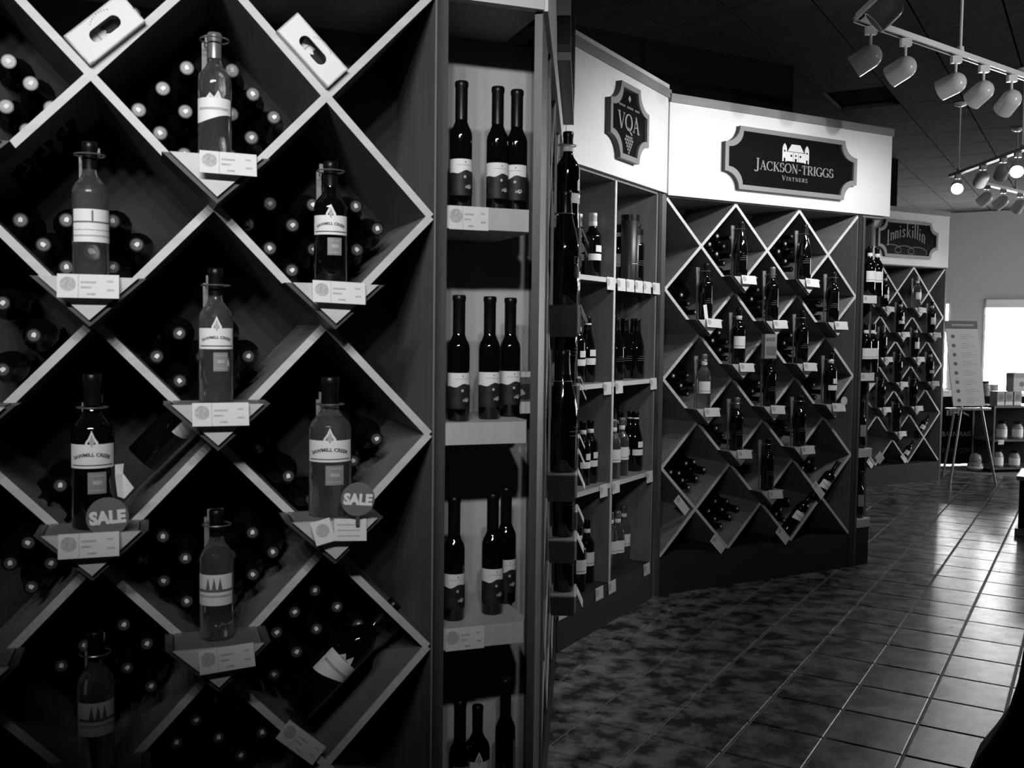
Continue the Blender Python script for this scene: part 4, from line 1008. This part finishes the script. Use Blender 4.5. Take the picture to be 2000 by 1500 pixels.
W1 = lambda s, z: C1.w(s, 0, z)
W2 = lambda s, z: B2.w(s, 0, z)
head('white bullet spotlight at the left end of the main track', on1(1702), W1(-.75, 1.9), 36, drop=.135, size=50, blend=1)
head('white bullet spotlight second along the main track', on1(1770), W1(-.1, 2.0), 42, drop=.135, size=50, blend=1)
head('white bullet spotlight by the drop rod of the main track', on1(1868), W2(.35, 2.2), 54, drop=.135, size=50, blend=1)
head('white bullet spotlight right of the drop rod on the main track', on1(1922), W2(1.0, 1.95), 36, drop=.13, size=46, blend=1)
head('white bullet spotlight cut by the right frame edge on the main track', on1(1977), W2(1.6, 1.8), 52, drop=.13, size=44, blend=1)
t0a, t0b = Vector((1.40, 4.07)), Vector((1.36, 1.2))
world_thing_track('white light track running overhead towards the camera', t0a, t0b, ZT, (.3, .9))
head('large white spotlight at the top edge left of the main track', (1.392, 3.72, ZT), B.w(1.9, 0, 1.5), 40, drop=.08, size=40, blend=1)
head('large white spotlight cut by the top frame edge', (1.386, 3.42, ZT), B.w(1.2, 0, 1.5), 35, drop=.06, size=40, blend=1)
t2a, t2b = Vector((3.535, 8.02)), Vector((3.49, 5.6))
world_thing_track('grey far light track with lit spotlights facing the camera', t2a, t2b, ZT, (.06, .48))
def on2(y): return (t2a.x+(t2b.x-t2a.x)*(y-t2a.y)/(t2b.y-t2a.y), y, ZT)
aimc = (1.2, 2.0, .8)
head('lit spotlight facing the camera at the left end of the far track', on2(7.88), (1.9, 4.6, .9), 20, glow=True, drop=.10)
head('unlit spotlight second along the far track', on2(7.45), B3.w(.2, 0, 1.4), 9, drop=.10)
head('spotlight third along the far track facing away', on2(7.13), B3.w(.6, 0, 1.3), 9, drop=.10)
head('lit spotlight facing the camera further along the far track', on2(6.92), (1.9, 3.9, .9), 20, glow=True, drop=.12)
head('spotlight near the right frame edge on the far track', on2(6.72), (3.0, 3.5, .2), 10, drop=.10, light=False)
t3a, t3b = Vector((3.95, 8.36)), Vector((5.4, 9.6))
world_thing_track('pale light track behind the far track', t3a, t3b, ZT, (.35,))
def on3(px):
    best = min(range(401), key=lambda i: abs(project((t3a.x+(t3b.x-t3a.x)*i/400, t3a.y+(t3b.y-t3a.y)*i/400, ZT))[0]-px)); t = best/400
    return (t3a.x+(t3b.x-t3a.x)*t, t3a.y+(t3b.y-t3a.y)*t, ZT)
head('small bullet spotlight at the left of the rear track', on3(1928), B3.w(-.1, 0, 1.8), 6, drop=.11)
head('small bullet spotlight in the middle of the rear track', on3(1960), B3.w(.3, 0, 2.0), 5, drop=.11)
head('small bullet spotlight at the right of the rear track', on3(1993), B3.w(.8, 0, 1.5), 7, drop=.11)
# the track over the aisle in front of the nearest rack (above the frame)
t4a, t4b = Vector(A.w(-2.1, -2.35, 0).xy), Vector(A.w(.3, -2.35, 0).xy)
world_thing_track('light track overhead above the camera', t4a, t4b, ZT, (.2, .8))
def on4(t): return (t4a.x+(t4b.x-t4a.x)*t, t4a.y+(t4b.y-t4a.y)*t, ZT)
for t, aim_s, aim_z, pw, nm in ((.16, -1.25, 1.97, 48, 'first'), (.26, -.95, 1.97, 48, 'second'), (.36, -.65, 1.95, 50, 'third'), (.46, -.35, 1.95, 50, 'fourth'), (.56, .0, 1.75, 55, 'fifth'), (.68, .15, 1.65, 60, 'sixth')):
    head('%s spotlight on the overhead track above the camera' % nm, on4(t), A.w(aim_s, 0, aim_z), pw, size=27, blend=1)
# an added wall lamp, out of view, brightening the track heads and ceiling
scn = thing('fill_sconce', 'added unseen fill uplight on the right-hand wall beside the aisle', 'fill lamp', TLOC, TROT)
MB().lathe([(.02, 0), (.10, .03), (.12, .14), (.115, .14), (.09, .04), (.02, .02)], 20, c=(3.09, -1.4, 2.06), cap=False).build('shade', 'lampwhite', scn)
MB().box(3.15, 3.2, -1.46, -1.34, 2.0, 2.14).build('wall_plate', 'railwhite', scn)
ld = bpy.data.lights.new('fill_sconce_lamp', 'SPOT'); ld.energy = 230*SPOT; ld.spot_size = R(58); ld.spot_blend = .6; ld.shadow_soft_size = .04
lo = bpy.data.objects.new('fill_sconce_lamp', ld); COL.objects.link(lo); lo.parent = scn; lo.location = (3.08, -1.4, 2.22)
lo.rotation_euler = Vector((-3.1, 2.0, 1.35)).to_track_quat('-Z', 'Y').to_euler()

# ------------------------------------------------------------------ far corner: easel, table, jars
q0, q1 = on_z(1855, 950), on_z(1945, 948)
ec = (q0+q1)/2; ea = math.atan2((q1-q0).y, (q1-q0).x)
def at_depth(px, py, bayf): return bayf.hit(px, py)
EB = Bay(ec.x, ec.y, 90-math.degrees(ea)); 
eas = thing('display_easel', 'metal easel standing on the tiles in front of the far window', 'easel', (EB.x, EB.y, 0), (0, 0, EB.rot))
def el(px, py, y=0.0): v = EB.hit(px, py, y); return (v.x, y, v.z)
MB().tube([el(1855, 950), el(1878, 795, .12), el(1888, 640, .2)], .011, 8).build('leg', 'metal', eas)
MB().tube([el(1945, 948), el(1917, 795, .12), el(1893, 640, .2)], .011, 8).build('leg', 'metal', eas)
MB().tube([el(1893, 640, .22), (el(1845, 820, .6)[0], .6, .0)], .010, 8).build('leg', 'metal', eas)
a_, b_ = el(1849, 795, .10), el(1931, 797, .10)
MB().box(a_[0], b_[0], .06, .13, a_[2]-.03, a_[2]-.008).build('ledge', 'metal', eas)
pb = thing('easel_poster', 'tall white printed poster with dark header resting on the easel', 'poster', (EB.x, EB.y, 0), (0, 0, EB.rot))
bl, br_, tr_, tl_ = el(1862, 793, .10), el(1924, 793, .10), el(1908, 627, .19), el(1845, 626, .19)
def quad(u, v, off=0.0):                      # u across, v down
    t = [tl_[i]+(tr_[i]-tl_[i])*u for i in range(3)]; b__ = [bl[i]+(br_[i]-bl[i])*u for i in range(3)]
    p = [t[i]+(b__[i]-t[i])*v for i in range(3)]; return (p[0], p[1]-off, p[2])
m_ = MB(); vs = [quad(0, 0), quad(1, 0), quad(1, 1), quad(0, 1)]
m_.add(vs+[(x, y+.008, z) for x, y, z in vs], [(0, 3, 2, 1), (4, 5, 6, 7), (0, 1, 5, 4), (1, 2, 6, 5), (2, 3, 7, 6), (3, 0, 4, 7)]).build('board', 'card', pb)
MB().add([quad(0, 0, .0015), quad(1, 0, .0015), quad(1, .095, .0015), quad(0, .095, .0015)], [(0, 3, 2, 1)]).build('header_print', 'greyprint', pb)
tx = MB(); dots = MB()
for k in range(8):
    v0 = .15+k*.107
    dots.add([quad(.20+.058*math.cos(R(a)), v0+.035+.022*math.sin(R(a)), .0015) for a in range(0, 360, 30)], [list(range(11, -1, -1))])
    for j, (l0, l1) in enumerate(((.42, .72), (.42, .86), (.42, .66))):
        vv = v0+.010+j*.024; tx.add([quad(l0, vv, .0015), quad(l1, vv, .0015), quad(l1, vv+.006, .0015), quad(l0, vv+.006, .0015)], [(0, 3, 2, 1)])
tx.add([quad(.2, .04, .002), quad(.88, .04, .002), quad(.88, .06, .002), quad(.2, .06, .002)], [(0, 3, 2, 1)])
tx.build('text_print', 'cardgrey', pb); dots.build('round_print', 'greyprint', pb)
# dark covered table carrying goods, with a printed front
TB = Bay(*[ (on_z(1838, 908)).x, (on_z(1838, 908)).y ], 90-math.degrees(ea))
def tl(px, py, y=0.0): return TB.hit(px, py, y)
tx0, tx1 = tl(1815, 880).x, tl(2070, 880).x; tz = tl(1880, 775).z
tb = thing('covered_table', 'table draped in black cloth below the far window', 'table', (TB.x, TB.y, 0), (0, 0, TB.rot))
m_ = MB(); n = 40
front = [(tx0+(tx1-tx0)*i/n, .015*math.sin(i*1.9)+.008*math.sin(i*.7)) for i in range(n+1)]
m_.add([(x, y, .01) for x, y in front]+[(x, y*.3+.02, tz) for x, y in front], [(i, i+1, i+n+2, i+n+1) for i in range(n)])
m_.box(tx0, tx1, .03, .65, tz-.02, tz).box(tx0, tx0+.01, .03, .65, .01, tz).box(tx1-.01, tx1, .03, .65, .01, tz)
m_.build('tablecloth', 'cloth', tb)
bn = thing('front_banner', 'black banner with faint pale lettering hung on the covered table', 'banner', (TB.x, TB.y, 0), (0, 0, TB.rot))
b0, b1 = tl(1836, 880), tl(1903, 880)
MB().box(b0.x, b1.x, -.045, -.041, .04, tz-.05).build('cloth', 'banner', bn)
t = MB(); cxb = tl(1869, 850).x
for s_, zz, sz in (('BARN RAISER', tl(1869, 851).z, .075), ):
    for p_ in font_polys(s_, sz, 0, cxb): t.poly([(x, z+zz) for x, z in p_], -.047)
t.build('lettering', 'cardgrey', bn)
t = MB()
for p_ in font_polys('EVEN COMIT', .075, 0, cxb): t.poly([(x, z+tl(1866, 883).z) for x, z in p_], -.047)
t.build('lettering', 'greyprint', bn)
t = MB()
for px in (1844, 1850, 1866): t.poly([(tl(px, 800).x, tl(px, 811).z), (tl(px+4, 800).x, tl(px, 811).z), (tl(px+4, 800).x, tl(px, 797).z), (tl(px, 800).x, tl(px, 797).z)], -.047)
t.poly([(tl(1850, 800).x, tl(1850, 807).z), (tl(1867, 800).x, tl(1850, 807).z), (tl(1867, 800).x, tl(1850, 803).z), (tl(1850, 800).x, tl(1850, 803).z)], -.047)
t.poly([(tl(1876, 800).x, tl(1850, 807).z), (tl(1888, 800).x, tl(1850, 813).z), (tl(1888, 800).x, tl(1850, 810).z), (tl(1876, 800).x, tl(1850, 803).z)], -.047)
t.build('emblem_print', 'cardgrey', bn)
def jar(bay, px, y, z, r, h, label, lidm='foil_dark', lab='paper', group=None):
    p = bay.hit(px, 800, y); rt = thing('preserve_jar', label, 'jar', bay.w(p.x, y, z+.0005), (0, 0, bay.rot), group)
    MB().lathe([(0, 0), (r*.95, 0), (r, .006), (r, h*.62), (r*.82, h*.76), (r*.62, h*.82), (r*.62, h*.86), (0, h*.86)], 18, cap=False).build('jar_body', 'jam', rt)
    MB().lathe([(0, h*.86), (r*.70, h*.86), (r*.74, h*.88), (r*.74, h*.97), (r*.6, h), (0, h)], 18, cap=False).build('lid', lidm, rt)
    MB().lathe([(r+.0008, h*.10), (r+.0008, h*.55)], 18, cap=False).build('paper_label', lab, rt)
    return rt
# small product stand with two open shelves
SB_ = Bay(*[(on_z(1942, 923)).x, (on_z(1942, 923)).y], 90-math.degrees(ea))
def sl(px, py, y=0.0): return SB_.hit(px, py, y)
st = thing('product_stand', 'dark open product stand at the right frame edge', 'shelf unit', (SB_.x, SB_.y, 0), (0, 0, SB_.rot))
x0 = sl(1940, 850).x; x1 = x0+.80; zt_ = sl(1960, 793).z; zm = sl(1960, 859).z
for x in (x0, x1-.02):
    for y in (0, .34): MB().box(x, x+.02, y, y+.02, 0, zt_-.02).build('leg', 'stile', st)
MB().box(x0, x1, 0, .36, zt_-.02, zt_).build('shelf', 'stile', st); MB().box(x0, x1, 0, .36, zm-.02, zm).build('shelf', 'stile', st); MB().box(x0, x1, 0, .36, .03, .05).build('shelf', 'stile', st)
MB().box(x0, x1, .345, .36, .05, zt_-.02).build('back_panel', 'black', st)
jar(SB_, 1958, .12, zm, .055, .19, 'round jar with pale label at the left of the middle stand shelf')
jar(SB_, 1989, .12, zm, .055, .185, 'round jar with pale label at the right of the middle stand shelf')
jar(SB_, 1952, .10, .05, .058, .19, 'round jar with pale label at the left of the lowest stand shelf')
jar(SB_, 1985, .10, .05, .055, .17, 'round jar with pale label at the right of the lowest stand shelf')
p = sl(1955, 858); price_card('small white price tag on the middle stand shelf edge', SB_, p.x, zm, -.004, wd=.07, ht=.05, tilt=0, simple=True)
for i, (px, nm) in enumerate(((1949, 'left'), (1965, 'middle'), (1982, 'right'))):
    p = sl(px+1, 780, .1)
    rt = thing('gift_box', '%s round-print box standing on top of the product stand' % nm, 'box', SB_.w(p.x, .06, zt_+.0005), (0, 0, SB_.rot))
    MB().box(-.045, .045, 0, .12, 0, .15).build('carton', 'paper_grey', rt); MB().poly(circ(0, .09, .034, 16), -.001).build('round_print', 'greyprint', rt); MB().poly([(-.045, .005), (.045, .005), (.045, .04), (-.045, .04)], -.001).build('paper_label', 'card', rt)
rt = thing('gift_box', 'upper box stacked on the others at the right frame edge', 'box', SB_.w(sl(1990, 760, .1).x, .06, zt_+.151), (0, 0, SB_.rot))
MB().box(-.10, .10, 0, .12, 0, .20).build('carton', 'cardgrey', rt); MB().box(-.101, .101, -.002, .122, .15, .202).build('lid', 'paper_grey', rt); MB().poly(circ(0, .08, .03, 14), -.001).build('round_print', 'greyprint', rt)
p = tl(1936, 770, .2)
rt = thing('gift_basket', 'small patterned basket with arched handle on the covered table', 'basket', TB.w(p.x, .2, tz+.0005), (0, 0, TB.rot))
MB().lathe([(0, 0), (.06, 0), (.075, .13), (.07, .13), (.058, .01), (0, .01)], 18, cap=False).build('basket_body', 'jam', rt)
MB().lathe([(.069, .03), (.0735, .09)], 18, cap=False).build('printed_band', 'paper_grey', rt)
MB().tube([(.07*math.cos(R(a)), 0, .12+.07*math.sin(R(a))) for a in range(0, 181, 15)], .004, 6).build('handle', 'stile_dark', rt)
jar(TB, 1924, .15, tz, .05, .17, 'dark-lidded jar on the covered table beside the basket', 'ink', 'paper_grey')
for k, (px, lb) in enumerate(((1905, 'left'), (1919, 'middle'), (1933, 'right'))):
    pass
p = on_z(1926, 925)
gb = thing('candy_jar', 'squat banded jar on the floor beside the easel leg', 'jar', (p.x, p.y+.25, 0), (0, 0, SB_.rot))
MB().lathe([(0, 0), (.07, 0), (.085, .03), (.075, .075), (.06, .09), (.065, .13), (.05, .17), (.0, .19)], 18, cap=False).build('jar_body', 'jam', gb)
MB().lathe([(.0856, .028), (.082, .05)], 18, cap=False).build('paper_label', 'paper', gb)

# right edge: low cabinet, and a made-up black form standing in for the dark corner
cb = thing('low_cabinet', 'dark low cabinet with pale top at the right frame edge', 'cabinet', (0, 0, 0))
CBay = Bay(*[on_z(1981, 1045).x, on_z(1981, 1045).y], 120.93)
cb.location = (CBay.x, CBay.y, 0); cb.rotation_euler = (0, 0, CBay.rot)
ztp = CBay.hit(1985, 930).z
MB().box(.02, .9, .02, .5, .05, ztp-.03).build('body', 'black', cb); MB().box(0, .92, 0, .52, ztp-.03, ztp).build('top', 'cap', cb); MB().box(0, .92, 0, .52, 0, .05).build('plinth', 'cap', cb)
pd = thing('corner_dark_form', 'made-up black bell-shaped form close to the camera at the lower right', 'dark form', (1.455, 2.42, 0))
m_ = MB(); prof = [(.0, .695), (.10, .695), (.135, .68), (.145, .64), (.155, .56), (.175, .48), (.205, .42), (.245, .35), (.275, .25), (.30, .12), (.31, .0)]
seg = 48; vs, fs = [], []
for i in range(seg):
    a = 2*math.pi*i/seg
    for r_, z_ in prof:
        f_ = 1+.05*math.sin(a*9)*(1-z_/.7); vs.append((r_*f_*math.cos(a), r_*f_*math.sin(a), z_))
n = len(prof)
for i in range(seg):
    for k in range(n-1): fs.append((i*n+k, i*n+k+1, ((i+1) % seg)*n+k+1, ((i+1) % seg)*n+k))
m_.add(vs, fs, 0, True).build('form_cover', 'cloth', pd)
